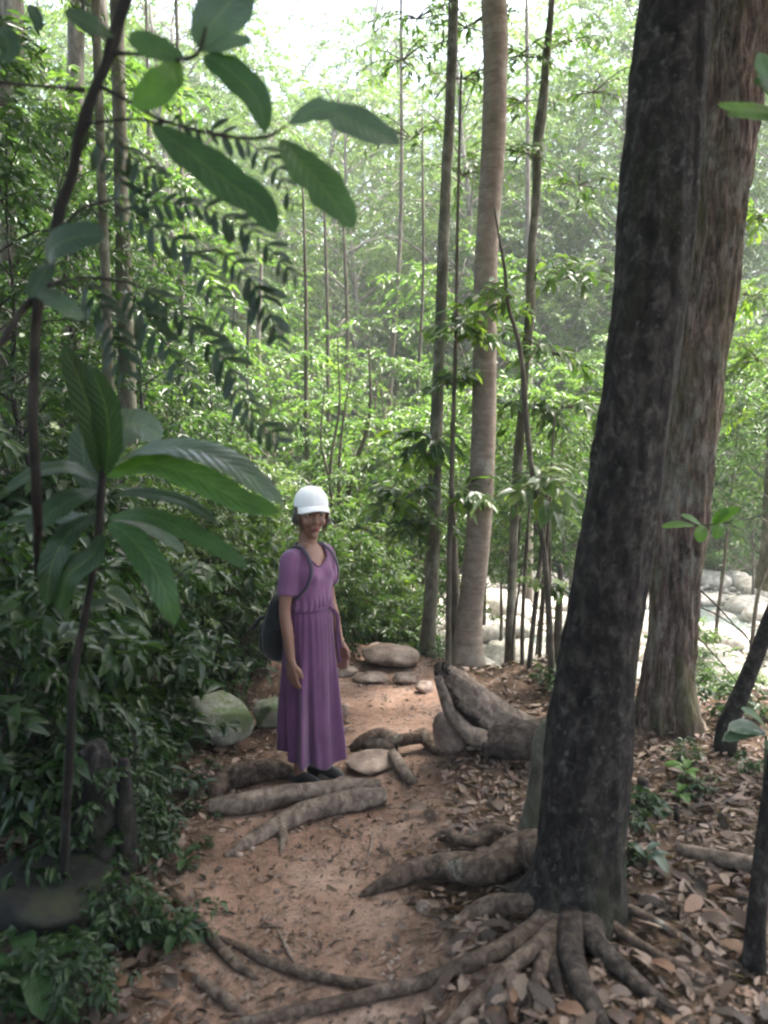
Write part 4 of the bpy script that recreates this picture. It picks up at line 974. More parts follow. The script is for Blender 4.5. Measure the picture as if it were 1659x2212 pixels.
def frond(parent, rows, n, lpx, seed=0, ang=0.95, name='frond'):
    """feathery branchlet: rachis with paired leaflets (the leaflets are its sub-parts)"""
    rng = np.random.default_rng(seed)
    rows = [(*q, ) for q in rows]
    pts, rr = trunk_pts([(q[0], q[1], 4.5 - 3 * k / len(rows), q[2]) for k, q in enumerate(rows)], 2)
    org = np.array(parent.location)
    v, f, uv = tube(pts - org, rr, 6, 40, 0.03, 9, seed)
    fr = MB().add(v, f, 0.5, uv).build(name, M['stem_dark'], parent)
    S = spline(pts - org, 200); T = np.gradient(S, axis=0); T /= np.linalg.norm(T, axis=1)[:, None]
    view = np.array([0, -1.0, 0.25])
    D = project(pts[len(pts) // 2])[2]
    for k in range(n):
        u = 0.08 + 0.92 * k / (n - 1); p = S[min(199, int(u * 199))]; t_ = T[min(199, int(u * 199))]
        sd = np.cross(t_, view); sd /= np.linalg.norm(sd)
        ln = 1.12 * lpx * D / F * (0.75 + 0.5 * math.sin(math.pi * min(1, u * 0.95 + 0.05))) * rng.uniform(0.8, 1.1)
        for sg in (-1, 1):
            if rng.random() < .05: continue
            dd = t_ * math.cos(ang) + sd * sg * math.sin(ang) + np.array([0, 0, -0.28]) + rng.normal(size=3) * 0.15
            dd /= np.linalg.norm(dd); nn = view + np.array([0, 0, 0.6]) + rng.normal(size=3) * 0.3
            s = np.cross(dd, nn); s /= np.linalg.norm(s); m_ = np.cross(s, dd)
            o = link('leaflet', LEAFLET, fr); ln_ = ln; ln = ln * rng.uniform(.72, 1.18)
            o.matrix_local = Matrix(((s[0] * ln, dd[0] * ln, m_[0] * ln, p[0]), (s[1] * ln, dd[1] * ln, m_[1] * ln, p[1]), (s[2] * ln, dd[2] * ln, m_[2] * ln, p[2]), (0, 0, 0, 1))); ln = ln_
    return fr
frond(DS, [(340, 262, 1.53), (430, 280, 1.55), (520, 300, 1.56), (590, 350, 1.57), (632, 440, 1.58)], 13, 40, 1)
stem(DS, [(120, 510, 9, Ys), (180, 450, 7, 1.62), (250, 430, 6, 1.62)], 'stem_dark', 7, 'branch', seed=14)
frond(DS, [(250, 430, 1.62), (350, 438, 1.64), (440, 448, 1.65), (540, 500, 1.66), (636, 592, 1.67)], 19, 42, 2)
frond(DS, [(240, 440, 1.62), (330, 490, 1.6), (410, 540, 1.6), (455, 610, 1.6), (490, 690, 1.6)], 14, 44, 3)
stem(DS, [(95, 620, 9, Ys), (180, 600, 7, 1.7), (280, 610, 6, 1.75)], 'stem_dark', 7, 'branch', seed=15)
frond(DS, [(280, 610, 1.75), (350, 650, 1.76), (430, 715, 1.77), (500, 800, 1.78), (545, 900, 1.78), (600, 950, 1.78)], 19, 46, 4)
frond(DS, [(470, 540, 1.8), (530, 590, 1.8), (570, 650, 1.8), (606, 745, 1.8)], 11, 44, 5)
stem(DS, [(350, 560, 6, 1.75), (420, 545, 5, 1.78), (470, 540, 5, 1.8)], 'stem_dark', 6, 'branch', seed=16)
frond(DS, [(270, 615, 1.75), (320, 690, 1.72), (370, 760, 1.7), (420, 850, 1.7)], 11, 44, 6)
frond(DS, [(180, 600, 1.7), (220, 660, 1.7), (250, 730, 1.7), (270, 800, 1.7)], 9, 48, 7)
frond(DS, [(230, 262, 1.58), (260, 310, 1.6), (300, 350, 1.62), (350, 385, 1.63)], 8, 40, 8)
frond(DS, [(180, 270, 1.6), (235, 340, 1.62), (270, 400, 1.63), (310, 420, 1.63)], 7, 44, 9)

# bare twigs leaning over the bank at the right
for k, (rows, lab) in enumerate([([(1478, 1245, 4, 5.3), (1540, 1300, 4, 5.4), (1610, 1375, 3, 5.5), (1690, 1450, 2, 5.6)], 'bare twig slanting down from the reddish mossy trunk over the stream'),
        ([(1480, 1300, 4, 5.2), (1560, 1335, 3, 5.4), (1620, 1392, 3, 5.5), (1616, 1440, 2, 5.5)], 'hooked bare twig beside the foot of the reddish mossy trunk'), ([(1470, 1340, 4, 5.1), (1530, 1400, 3, 5.2), (1590, 1470, 2, 5.3)], 'lowest bare twig right of the reddish mossy trunk')]):
    bt = thing('bare_twig', lab, 'twig', V(*rows[0][:2], rows[0][3])); stem(bt, rows, 'stem_dark', 6, 'twig', seed=k)
# broad leaf twig at the upper right edge
RT = thing('leafy_twig', 'broad leaf twig reaching in at the upper right edge', 'branch', V(1740, 250, 1.9))
stem(RT, [(1900, 200, 12, 2.0), (1740, 235, 9, 1.9), (1650, 240, 6, 1.88)], seed=3)
blade(RT, [(1690, 245, 1.88), (1640, 236, 1.87), (1590, 234, 1.86), (1550, 226, 1.86)], 46, 'blade_bright', nrm=(0, -0.8, 0.6), seed=41)
blade(RT, [(1700, 250, 1.88), (1650, 255, 1.85), (1600, 250, 1.84), (1568, 248, 1.84)], 44, 'blade_bright', nrm=(0, -0.7, 0.8), seed=42)
blade(RT, [(1700, 230, 1.88), (1670, 190, 1.86), (1652, 150, 1.85), (1640, 112, 1.85)], 60, 'blade', nrm=(0.2, -1, 0.3), seed=43)
blade(RT, [(1720, 230, 1.88), (1680, 200, 1.86), (1650, 178, 1.85), (1628, 175, 1.85)], 40, 'blade', nrm=(0.2, -1, 0.3), seed=44)
RT2 = thing('leafy_twig', 'small bright leaves sprouting against the reddish mossy trunk', 'branch', V(1560, 1150, 3.6))
stem(RT2, [(1700, 1080, 7, 3.7), (1620, 1120, 5, 3.62), (1545, 1132, 4, 3.6), (1500, 1135, 3, 3.58)], seed=4)
for k, (a, b_, w_) in enumerate([((1500, 1135), (1428, 1138), 18), ((1515, 1135), (1470, 1112), 16), ((1520, 1135), (1510, 1172), 28), ((1540, 1132), (1575, 1100), 20), ((1545, 1132), (1600, 1095), 22), ((1560, 1130), (1545, 1165), 24), ((1580, 1128), (1610, 1140), 22)]):
    blade(RT2, [(a[0], a[1], 3.58), ((a[0] + b_[0]) / 2, (a[1] + b_[1]) / 2 - 4, 3.55), (b_[0], b_[1], 3.54)], w_, 'blade_bright', nrm=(0.1, -0.8, 0.7), seed=60 + k, nl=8, nw=2)
RT3 = thing('broad_leaf_plant', 'low plant with wide bluish green leaves at the right edge below the leaning trunk', 'plant', G(1640, 1760))
stem(RT3, [(1650, 1770, 8, 3.0), (1652, 1680, 7, 2.98), (1655, 1590, 6, 2.95)], seed=5)
for k, (a, b_, w_, mt) in enumerate([((1655, 1585), (1572, 1575), 40, 'blade_blue'), ((1655, 1580), (1560, 1600), 34, 'blade_blue'), ((1660, 1580), (1600, 1530), 26, 'blade'), ((1660, 1590), (1740, 1560), 44, 'blade'), ((1655, 1600), (1690, 1650), 40, 'blade')]):
    blade(RT3, [(a[0], a[1], 2.95), ((a[0] + b_[0]) / 2, (a[1] + b_[1]) / 2 - 10, 2.9), (b_[0], b_[1], 2.87)], w_, mt, nrm=(0, -0.6, 0.9), seed=70 + k, nl=10, nw=3)

def sprout(dx, dy, size, n, mat, seed, label, Yl=None):
    """low seedling with a few broad leaves"""
    r = np.random.default_rng(seed); p = G(dx, dy); root = thing('seedling', label, 'plant', p)
    v, f, uv = tube([[0, 0, -.02], [.004, 0, size * .5], [0, .004, size * .8]], [.004, .003, .002], 6, 10); MB().add(v, f, .5, uv).build('stem', M['stem_green'], root)
    for k in range(n):
        a = k * 2.4 + r.uniform(-.4, .4); h = size * (.35 + .45 * k / n); L_ = size * r.uniform(.7, 1.15); c, s_ = math.cos(a), math.sin(a)
        pts = np.array([[0, 0, h], [c * L_ * .45, s_ * L_ * .45, h + L_ * .22], [c * L_, s_ * L_, h + L_ * r.uniform(-.15, .15)]])
        me = blade_mesh('leaf_blade', pts, L_ * r.uniform(.32, .44), (0, 0, 1), M[mat], nl=8, nw=2, seed=seed + k, fold=.2); link('leaf', me, root)
sprout(292, 2060, .13, 5, 'blade', 1, 'bright green seedling with pointed leaves left of the crooked root')
sprout(385, 2055, .11, 4, 'blade', 2, 'small seedling with one wide leaf at the left verge root')
sprout(65, 2180, .20, 8, 'blade', 3, 'bushy green seedling in the lower left corner')
sprout(140, 2120, .15, 6, 'blade_dark', 4, 'dark green seedling above the bushy one in the lower left corner')
sprout(165, 1850, .14, 4, 'blade_blue', 5, 'seedling with bluish green leaves in front of the black mossy stump')
sprout(50, 1700, .22, 8, 'blade_dark', 6, 'dark seedling with long leaves at the left edge beside the black stump')
sprout(110, 1620, .20, 7, 'blade_blue', 7, 'dusky bluish seedling left of the sapling stem')
sprout(330, 1650, .20, 7, 'blade', 8, 'leafy seedling in the shade right of the black mossy stump')
sprout(430, 1725, .10, 5, 'blade_blue', 9, 'tiny pale seedling on the bank by the mossy root')
sprout(400, 1880, .09, 5, 'blade', 10, 'little green seedling on the left verge above the crooked root')
sprout(320, 1770, .12, 6, 'blade_dark', 11, 'dark little seedling below the mossy root')
sprout(1395, 1765, .12, 5, 'blade', 12, 'green seedling at the foot of the stump post')
sprout(1395, 1880, .11, 4, 'blade_blue', 13, 'pale seedling with a long leaf right of the dark trunk foot')
sprout(1480, 1690, .12, 5, 'blade_bright', 14, 'bright yellow green seedling in the dry leaves on the right slope')
sprout(1465, 1740, .10, 4, 'blade_bright', 15, 'tiny bright seedling beside the short dark stub')
# ------------------------------------------------------------------ forest: trees and shrubs one by one
LANDMARKS = [
    ('the white cap', 685, 1080), ('the purple skirt', 668, 1500), ('the smooth pale trunk', 1045, 700), ('the foot of the smooth pale trunk', 1010, 1380),
    ('the top of the smooth pale trunk', 1070, 100), ('the slim mottled trunk', 945, 800), ('the knotty thin trunk', 1150, 560), ('the head of the knotty thin trunk', 1185, 150),
    ('the bent grey green sapling', 1130, 900), ('the middle of the dark trunk', 1340, 1100), ('the top of the dark trunk', 1440, 250),
    ('the reddish mossy trunk', 1540, 700), ('the foot of the reddish mossy trunk', 1440, 1480), ('the leaning trunk at the right edge', 1610, 1470),
    ('the long bluish rosette leaf', 450, 1000), ('the rosette sapling stem', 175, 1400), ('the hanging rosette leaf', 350, 1270), ('the mossy grey boulder', 450, 1565),
    ('the feathery fronds', 500, 600), ('the largest hanging leaf', 460, 380), ('the chewed hanging leaf', 700, 400), ('the dark crooked stem', 80, 750),
    ('the top of the dark crooked stem', 230, 120), ('the grey slender trunk', 225, 500), ('the foot of the grey slender trunk', 255, 1250), ('the flat topped boulder', 845, 1430), ('the broad pale trunk', 158, 350),
    ('the black mossy stump', 190, 1650), ('the mossy boulder in the corner', 95, 1960), ('the bright sky gap', 700, 120), ('the small sky gap between trunks', 1250, 270),
    ('the split log', 600, 1720), ('the stump post', 1387, 1700), ('the broken log', 1050, 1560), ('the black sapling stem', 1640, 1900), ('the backpack', 580, 1380), ('the stream bed', 1130, 1330)]
USED = set()
def auto_label(look, p):
    px, py, D = project(p)
    px_, py_ = min(max(px, 0), 1659), min(max(py, 0), 2212)
    order = sorted(LANDMARKS, key=lambda q: (q[1] - px_) ** 2 + (q[2] - py_) ** 2)
    def rel(q):
        ax, ay = px_ - q[1], py_ - q[2]
        if abs(ax) < 45 and abs(ay) < 60: return 'behind'
        if abs(ax) > abs(ay): return 'to the left of' if ax < 0 else 'to the right of'
        return 'above' if ay < 0 else 'below'
    for depth in ('', ' in the middle distance', ' farther back', ' at the far back'):
        for a in order[:4]:
            s = f'{look} {rel(a)} {a[0]}{depth}'
            if s not in USED and len(s.split()) <= 16: USED.add(s); return s
    for a in order[:6]:
        for b_ in order[:8]:
            s = f'{look} between {a[0]} and {b_[0]}'
            if a is not b_ and s not in USED and len(s.split()) <= 16: USED.add(s); return s
    return look + ' among its many neighbours'

def at_dx(dx, Y): return (dx - CX) / F * Y * 1.0

rng = np.random.default_rng(5)
# --- trees on the far bank and the hill
far_trees = []
def far_tree(kind, var, dx, Y, s, look, sz=1.0, name='forest_tree', group='trees on the far slope'):
    x = at_dx(dx, Y); H = SPECS[kind]['geo']['H'] * s * sz
    z = float(height(x, Y)) - 0.2
    p = (x, Y, z + H * 0.6)
    return grow(kind, var, name, auto_label(look, p), 'tree', x, Y, s, rng.uniform(0, 6.3), group, sz=sz, z=z)
LOOK = {'canopy': 'broad leafy forest tree', 'canopy_fine': 'fine leaved airy forest tree', 'pale_tree': 'pale silvery green tree', 'understory': 'young leafy understory tree', 'understory_fine': 'fine leaved understory tree', 'understory_high': 'high crowned young tree', 'dark_tree': 'dark leaved slender tree'}
rows_far = [
    # kind, variant, dx, Y, scale, sz
    ('canopy', 0, -60, 24, .95, 1.05), ('canopy_fine', 0, 190, 27, 1.0, 1.1), ('canopy', 1, 380, 23, .85, 1.0), ('canopy_fine', 1, 560, 30, .95, 1.0),
    ('canopy', 2, 720, 26, .80, .92), ('canopy_fine', 0, 880, 31, .95, .98), ('canopy', 0, 1010, 25, .78, .95), ('canopy_fine', 1, 1180, 28, .9, 1.0),
    ('canopy', 1, 1330, 24, .85, 1.05), ('canopy', 2, 1500, 27, 1.0, 1.15), ('canopy_fine', 0, 1680, 24, .95, 1.15), ('canopy', 0, 1830, 28, 1.1, 1.1),
    ('pale_tree', 0, 1190, 20, .62, 1.0), ('pale_tree', 1, 1270, 23, .66, 1.0), ('pale_tree', 0, 1120, 24, .6, 1.0), ('pale_tree', 1, 1580, 19.5, .55, .9), ('pale_tree', 0, 1660, 21, .6, .95),
    ('canopy', 1, 100, 36, 1.1, 1.1), ('canopy_fine', 1, 460, 38, 1.0, 1.0), ('canopy', 2, 800, 40, 1.15, 1.08), ('canopy_fine', 0, 1100, 38, 1.05, 1.02), ('canopy', 0, 1420, 37, 1.2, 1.15),
    ('canopy_fine', 0, 300, 20, .62, .95), ('canopy', 2, 480, 20.5, .58, .9), ('canopy_fine', 1, 660, 21.5, .58, .9), ('canopy_fine', 0, 800, 22.5, .58, .9), ('canopy', 1, 930, 21.5, .55, .9), ('canopy_fine', 1, 1060, 21, .56, .95), ('canopy', 0, 1400, 20.5, .6, 1.0),
    ('canopy', 0, 590, 25, .66, .8), ('canopy_fine', 0, 940, 27, .75, .85), ('canopy_fine', 1, 760, 32, .78, .8), ('canopy', 2, 1080, 30, .9, .95), ('canopy', 1, 660, 44, 1.1, .85), ('canopy_fine', 1, 960, 45, 1.15, .85), ('canopy', 0, 250, 31, 1.0, 1.1), ('canopy_fine', 0, 1560, 33, 1.1, 1.2), ('canopy', 2, 1760, 36, 1.3, 1.2),
    ('canopy_fine', 0, 780, 20.5, .74, 1.12), ('canopy', 1, 1020, 21, .72, 1.1), ('canopy_fine', 1, 1185, 22, .76, 1.15), ('canopy', 2, 430, 19, .72, 1.1), ('canopy_fine', 0, 640, 26, .80, 1.05), ('canopy', 0, 1290, 26, .85, 1.15),
    ('canopy_fine', 1, -180, 30, 1.2, 1.1), ('canopy', 2, 1250, 33, 1.0, 1.1), ('canopy_fine', 0, 640, 34, .95, .98), ('canopy_fine', 1, 1000, 36, 1.1, 1.05), ('canopy', 1, 860, 36, 1.0, 1.0), ('canopy', 0, 480, 34, 1.1, 1.1)]
for q in rows_far: far_tree(q[0], q[1], q[2], q[3], q[4] * (1.0 if q[0] == 'pale_tree' else 1.42), LOOK[q[0]], q[5])
rows_und = [
    ('understory', 0, 330, 10.5, 1.15, 1.1), ('understory_fine', 0, 440, 12.5, 1.2, 1.1), ('understory', 1, 560, 11.0, 1.0, 1.0), ('understory_fine', 1, 640, 13.5, 1.2, 1.1),
    ('understory', 0, 735, 9.6, .82, .92), ('understory', 1, 790, 10.6, .9, .95), ('understory_fine', 0, 860, 12.5, 1.1, 1.1), ('understory', 0, 925, 11.0, .9, .95),
    ('understory_high', 1, 985, 14.5, 1.15, 1.1), ('understory_high', 1, 1085, 12.0, .80, 1.0), ('understory_high', 0, 1165, 10.5, .72, 1.0), ('understory_high', 2, 1235, 13.0, .85, 1.0), ('understory_high', 1, 1290, 11.0, .75, 1.0), ('understory_high', 0, 1010, 11.5, .75, 1.0), ('understory_high', 2, 1215, 8.5, .62, 1.0), ('understory_high', 0, 1105, 9.0, .62, 1.0), ('understory_high', 1, 900, 9.0, .60, 1.0),
    ('understory_fine', 1, 1300, 17.5, 1.3, 1.1), ('understory', 1, 1400, 18.5, 1.2, 1.2), ('understory', 0, 1560, 18.5, 1.1, 1.1), ('understory_fine', 0, 1640, 15.5, 1.0, 1.2), ('understory', 1, 1720, 17, 1.3, 1.2),
    ('understory_high', 2, 1640, 9.2, .80, 1.0), ('understory_high', 0, 1560, 11.5, .85, 1.0), ('understory_high', 1, 1720, 10.5, .85, 1.0),
    ('understory', 1, 180, 9.5, 1.2, 1.1), ('understory_fine', 1, 60, 11.0, 1.3, 1.2), ('understory', 0, -60, 9.0, 1.2, 1.2), ('understory_fine', 0, 700, 17.5, 1.3, 1.2), ('understory', 1, 500, 17, 1.4, 1.2), ('understory_fine', 1, 880, 18.0, 1.2, 1.2), ('understory', 0, 1060, 19, 1.1, 1.1),
    ('dark_tree', 0, 90, 6.4, .72, 1.0), ('dark_tree', 1, -40, 5.6, .75, 1.0), ('dark_tree', 0, 330, 7.6, .62, .9), ('dark_tree', 1, 190, 8.4, .8, 1.0), ('dark_tree', 1, 430, 8.9, .55, .9)]
for q in rows_und: far_tree(q[0], q[1], q[2], q[3], q[4], LOOK[q[0]], q[5], name='understory_tree', group='young trees below the canopy')
# --- shrubs
LOOKS = {'shrub': 'leafy green shrub', 'shrub_pale': 'pale fine leaved shrub', 'shrub_dark': 'dark leaved shrub', 'shrub_broad': 'shrub with long dark leaves', 'shrub_fine': 'fine leaved green shrub', 'low_plant': 'small broad leaved plant', 'bare_shrub': 'half bare twiggy shrub'}
rows_sh = [
    # kind, variant, dx, Y, scale, single leaves
    ('shrub', 0, 780, 7.6, .80, 50), ('shrub', 1, 860, 8.0, .78, 50), ('shrub', 2, 730, 6.9, .62, 50), ('shrub', 0, 640, 7.4, .85, 40), ('shrub', 1, 560, 6.9, .8, 40),
    ('shrub', 2, 500, 6.2, .75, 40), ('shrub', 0, 905, 8.4, .85, 40), ('shrub', 1, 820, 9.2, 1.05, 30), ('shrub', 0, 700, 8.6, 1.05, 30),
    ('shrub_pale', 0, 600, 8.6, 1.0, 0), ('shrub_pale', 1, 520, 8.2, 1.0, 0), 
('shrub', 2, 430, 7.2, .95, 30), ('shrub', 1, 360, 8.4, 1.2, 20), ('shrub_pale', 1, 760, 9.9, 1.1, 0), ('shrub_pale', 0, 880, 10.4, 1.1, 0),
    ('shrub', 0, 1530, 6.3, .50, 40), ('shrub', 1, 1590, 7.4, .50, 30), ('shrub_pale', 0, 1650, 6.8, .45, 0),  
    ('shrub', 0, 1300, 20.5, 1.5, 0), ('shrub', 1, 1150, 21.0, 1.6, 0), ('shrub', 2, 1000, 20, 1.5, 0), ('shrub_pale', 0, 1480, 18.5, 1.7, 0), ('shrub_pale', 1, 1560, 17.5, 1.3, 0), ('shrub', 0, 1680, 19, 1.7, 0), ('shrub_pale', 0, 1220, 19.5, 1.6, 0),
    ('shrub_dark', 0, 290, 4.5, .74, 40), ('shrub_fine', 1, 400, 5.3, .8, 40), ('shrub_broad', 0, 470, 5.6, .72, 40), ('shrub_dark', 0, 250, 4.0, .85, 30), ('shrub_broad', 1, 130, 3.8, .9, 40),
    ('shrub_broad', 0, 60, 3.3, .8, 40), ('shrub_dark', 0, -40, 3.0, .9, 20), ('shrub_dark', 1, 245, 3.45, .40, 40), ('shrub_dark', 2, 205, 2.9, .42, 40), 
    ('shrub_dark', 2, 120, 4.8, 1.1, 20), ('shrub_broad', 1, 20, 4.4, 1.1, 20), ('shrub_fine', 0, 210, 5.4, 1.1, 20), ('shrub_fine', 1, 330, 6.2, 1.0, 20), ('shrub_dark', 0, -120, 4.6, 1.3, 0), ('shrub_fine', 0, 430, 6.6, .9, 20), ('shrub_broad', 1, 250, 3.3, .42, 40), ('shrub_broad', 0, 55, 2.75, .34, 40), ('shrub_broad', 1, 225, 2.55, .26, 40), ('shrub_broad', 0, 135, 2.2, .22, 30),
    ('bare_shrub', 0, 545, 6.0, .75, 0), ('bare_shrub', 1, 500, 5.6, .6, 0), ('bare_shrub', 0, 590, 6.6, .7, 0), ('bare_shrub', 1, 160, 3.2, .6, 0),
]
for k, (kd, vr, dx, Yy, s, ns) in enumerate(rows_sh):
    x = at_dx(dx, Yy); z = float(height(x, Yy))
    grow(kd, vr, 'shrub', auto_label(LOOKS[kd], (x, Yy, z + 0.6 * SPECS[kd]['geo']['H'] * s)), 'shrub', x, Yy, s, rng.uniform(0, 6.3), 'shrubs beside the trail' if Yy < 9 else 'shrubs beyond the bank', singles=ns)
# --- low plants on the verges
rows_lp = [(300, 2030, .55), (380, 2035, .5), (70, 2150, .6), (20, 2190, .6), (150, 2185, .45), (185, 1830, .6), (60, 1590, .9), (110, 1640, .8), (40, 1660, .8), (330, 1800, .7), (400, 1760, .6), (420, 1690, .6), (460, 1660, .5),
           (350, 1850, .6), (300, 1880, .5), (440, 1830, .4), (400, 1880, .4), (470, 1760, .4), (330, 1660, 1.0), (290, 1600, 1.0), (380, 1600, .8), (420, 1500, .9), (480, 1480, .7), (540, 1440, .7), (500, 1540, .5),
           (1385, 1770, .5), (1360, 1800, .4), (1480, 1660, .5), (1500, 1720, .4), (1620, 1690, .5), (1350, 1880, .35), (1560, 1545, .8), (1600, 1560, .7), (1360, 1560, .6), (1215, 1495, .6), (1170, 1470, .5), (760, 1420, .5), (720, 1410, .5), (930, 1420, .4), (880, 1400, .5)]
for k, (dx, dy, s) in enumerate(rows_lp):
    p = G(dx, dy); s = s * (.55 if 270 < dx < 480 and 1620 < dy < 1900 else 1)
    grow('low_plant', k % 3, 'ground_plant', auto_label(LOOKS['low_plant'], p + [0, 0, 0.1]), 'plant', p[0], p[1], s, rng.uniform(0, 6.3), 'low plants on the verges', singles=14 if dy > 1550 else 6)

# --- crowns of the tall trees whose trunks stand in view
def crown_on(root, var, s=0.8, dz=-3.5, kind='canopy', rz=0.0):
    wm, lm, L = proto(kind, var)
    top = np.array(list(root['top'])) - np.array(root.location)
    o = link('crown', lm, root); o['kind'] = 'stuff'
    o.location = (top[0], top[1], top[2] + dz * s); o.scale = (s, s, s); o.rotation_euler = (0, 0, rz)
    o2 = link('limbs', wm, root); o2.location = o.location; o2.scale = o.scale; o2.rotation_euler = o.rotation_euler
crown_on(T1, 0, .8, -3.6, rz=1.0); crown_on(T2, 1, .85, -3.2, rz=2.0); crown_on(T3, 2, .75, -3.6, rz=.5); crown_on(T4, 0, .6, -5.0, 'canopy_fine', 3.0)
crown_on(T6, 1, .5, -5.2, 'canopy_fine', 4.0); crown_on(T9, 1, .7, -5.5, 'canopy', 2.5); crown_on(T11, 0, .8, -5.5, 'canopy', 5.0); crown_on(T12, 2, .8, -6, 'canopy', 1.7)
crown_on(T13, 0, .6, -.6, 'dark_tree', .3); crown_on(T14, 2, .8, -2.0, 'canopy', 4.0); crown_on(T15, 1, .8, 0.2, 'dark_tree', 2.2); crown_on(T16, 1, .7, -5, 'canopy_fine', 2.9)

def leaf_spray(root, dx, dy, Y, n, size, seed, mat='leaf_mid', R_=0.35, singles=10):
    """a bough with leaves at a given place on a tree"""
    r = np.random.default_rng(seed); org = np.array(root.location); c = V(dx, dy, Y) - org
    mb = MB(); A = [[], [], [], [], []]
    for k in range(n):
        az = r.uniform(0, 6.28); d_ = np.array([math.cos(az), math.sin(az) * .7, r.uniform(-.5, .6)]); Lg = R_ * r.uniform(.5, 1.1)
        pts = np.array([c, c + d_ * Lg * .5 + [0, 0, .05 * Lg], c + d_ * Lg + [0, 0, -.12 * Lg]])
        v, f, uv = tube(pts, [.006, .004, .0015], 5, 10, 0.05, 5, k, cap=False); mb.add(v, f, .5, uv)
        S = spline(pts, 12)
        for q in range(3, 12):
            sd = np.cross(d_, [0, 0, 1]) * (1 if q % 2 else -1)
            for x_, y_ in zip(A, (S[q] + r.normal(size=3) * .01, d_ * .6 + sd * .8 + [0, 0, -.3] + r.normal(size=3) * .25, np.array([0, -.25, 1]) + r.normal(size=3) * .35, size * r.uniform(.7, 1.25), r.uniform(.2, 1))): x_.append(y_)
    mb.build('bough', M['stem'], root)
    P_, Dd, Nn, Ll, Rr = [np.array(a) for a in A]
    v, f, q = leaf_batch(P_, Dd, Nn, Ll, Ll * .4, Rr, rich=True); o = link('foliage', mesh_np('foliage', v, f, M[mat], False, q), root); o['kind'] = 'stuff'
    for k in r.permutation(len(P_))[:singles]: place_leaf(root, P_[k] + r.normal(size=3) * .03, Dd[k] + r.normal(size=3) * .2, Nn[k], Ll[k] * 1.2, Ll[k] * .48, 'leaf_mid_single')
leaf_spray(T4, 935, 950, 6.55, 9, .15, 1, R_=.32); leaf_spray(T4, 880, 1075, 6.5, 9, .14, 2, R_=.4); leaf_spray(T4, 930, 1130, 6.5, 7, .13, 3, R_=.3); leaf_spray(T4, 860, 1130, 6.4, 6, .12, 4, R_=.3)
leaf_spray(P7, 1150, 1050, 5.6, 8, .17, 5, R_=.36, mat='leaf_pale'); leaf_spray(P7, 1110, 640, 5.7, 9, .12, 6, R_=.5); leaf_spray(P7, 1180, 1270, 5.8, 4, .11, 7, R_=.25)
leaf_spray(T6, 1180, 760, 7.0, 12, .14, 8, R_=.7); leaf_spray(T6, 1120, 880, 7.0, 12, .14, 9, R_=.6); leaf_spray(T6, 1220, 880, 7.0, 12, .14, 10, R_=.7); leaf_spray(T6, 1200, 1050, 7.0, 10, .13, 11, R_=.55); leaf_spray(T6, 1230, 600, 7.2, 12, .14, 15, R_=.7)
leaf_spray(P5, 990, 700, 6.3, 8, .12, 12, R_=.45); leaf_spray(P5, 975, 830, 6.3, 6, .12, 13, R_=.3); leaf_spray(P5, 1000, 1060, 6.3, 5, .14, 14, R_=.25)
for k_, (r_, a_, b_, y_) in enumerate([(T3, 1010, 60, 6.9), (T3, 1120, 120, 7.0), (T3, 1000, 170, 7.2), (T3, 1130, 330, 7.0), (T4, 900, 40, 7.2), (T4, 870, 130, 7.4), (T4, 1000, 380, 7.0), (T6, 1230, 90, 7.4), (T6, 1280, 200, 7.6), (T6, 1130, 220, 7.3), (T6, 1250, 400, 7.5), (T4, 890, 300, 7.3)]):
    leaf_spray(r_, a_, b_, y_, 11, .085, 30 + k_, R_=.55, singles=6)
for k_, (r_, a_, b_, y_, n_, s_) in enumerate([(T16, 1625, 640, 9.2, 16, .12), (T16, 1640, 780, 9.2, 16, .12), (T16, 1600, 900, 9.3, 14, .12), (T16, 1645, 480, 9.3, 14, .12), (T4, 905, 985, 6.5, 6, .12), (T4, 835, 1090, 6.4, 5, .12), (P5, 1000, 720, 6.3, 6, .11), (T6, 1090, 690, 7.0, 7, .11)]):
    leaf_spray(r_, a_, b_, y_, n_, s_, 60 + k_, mat='leaf_bright', R_=.55 if y_ > 9 else .28, singles=8)
for o, s in STONES: tag(o, auto_label('pale ' + ('large' if s > .3 else 'medium sized' if s > .2 else 'small') + ' stone in the stream bed', o.location), 'stone', 'pale stones in the stream bed')

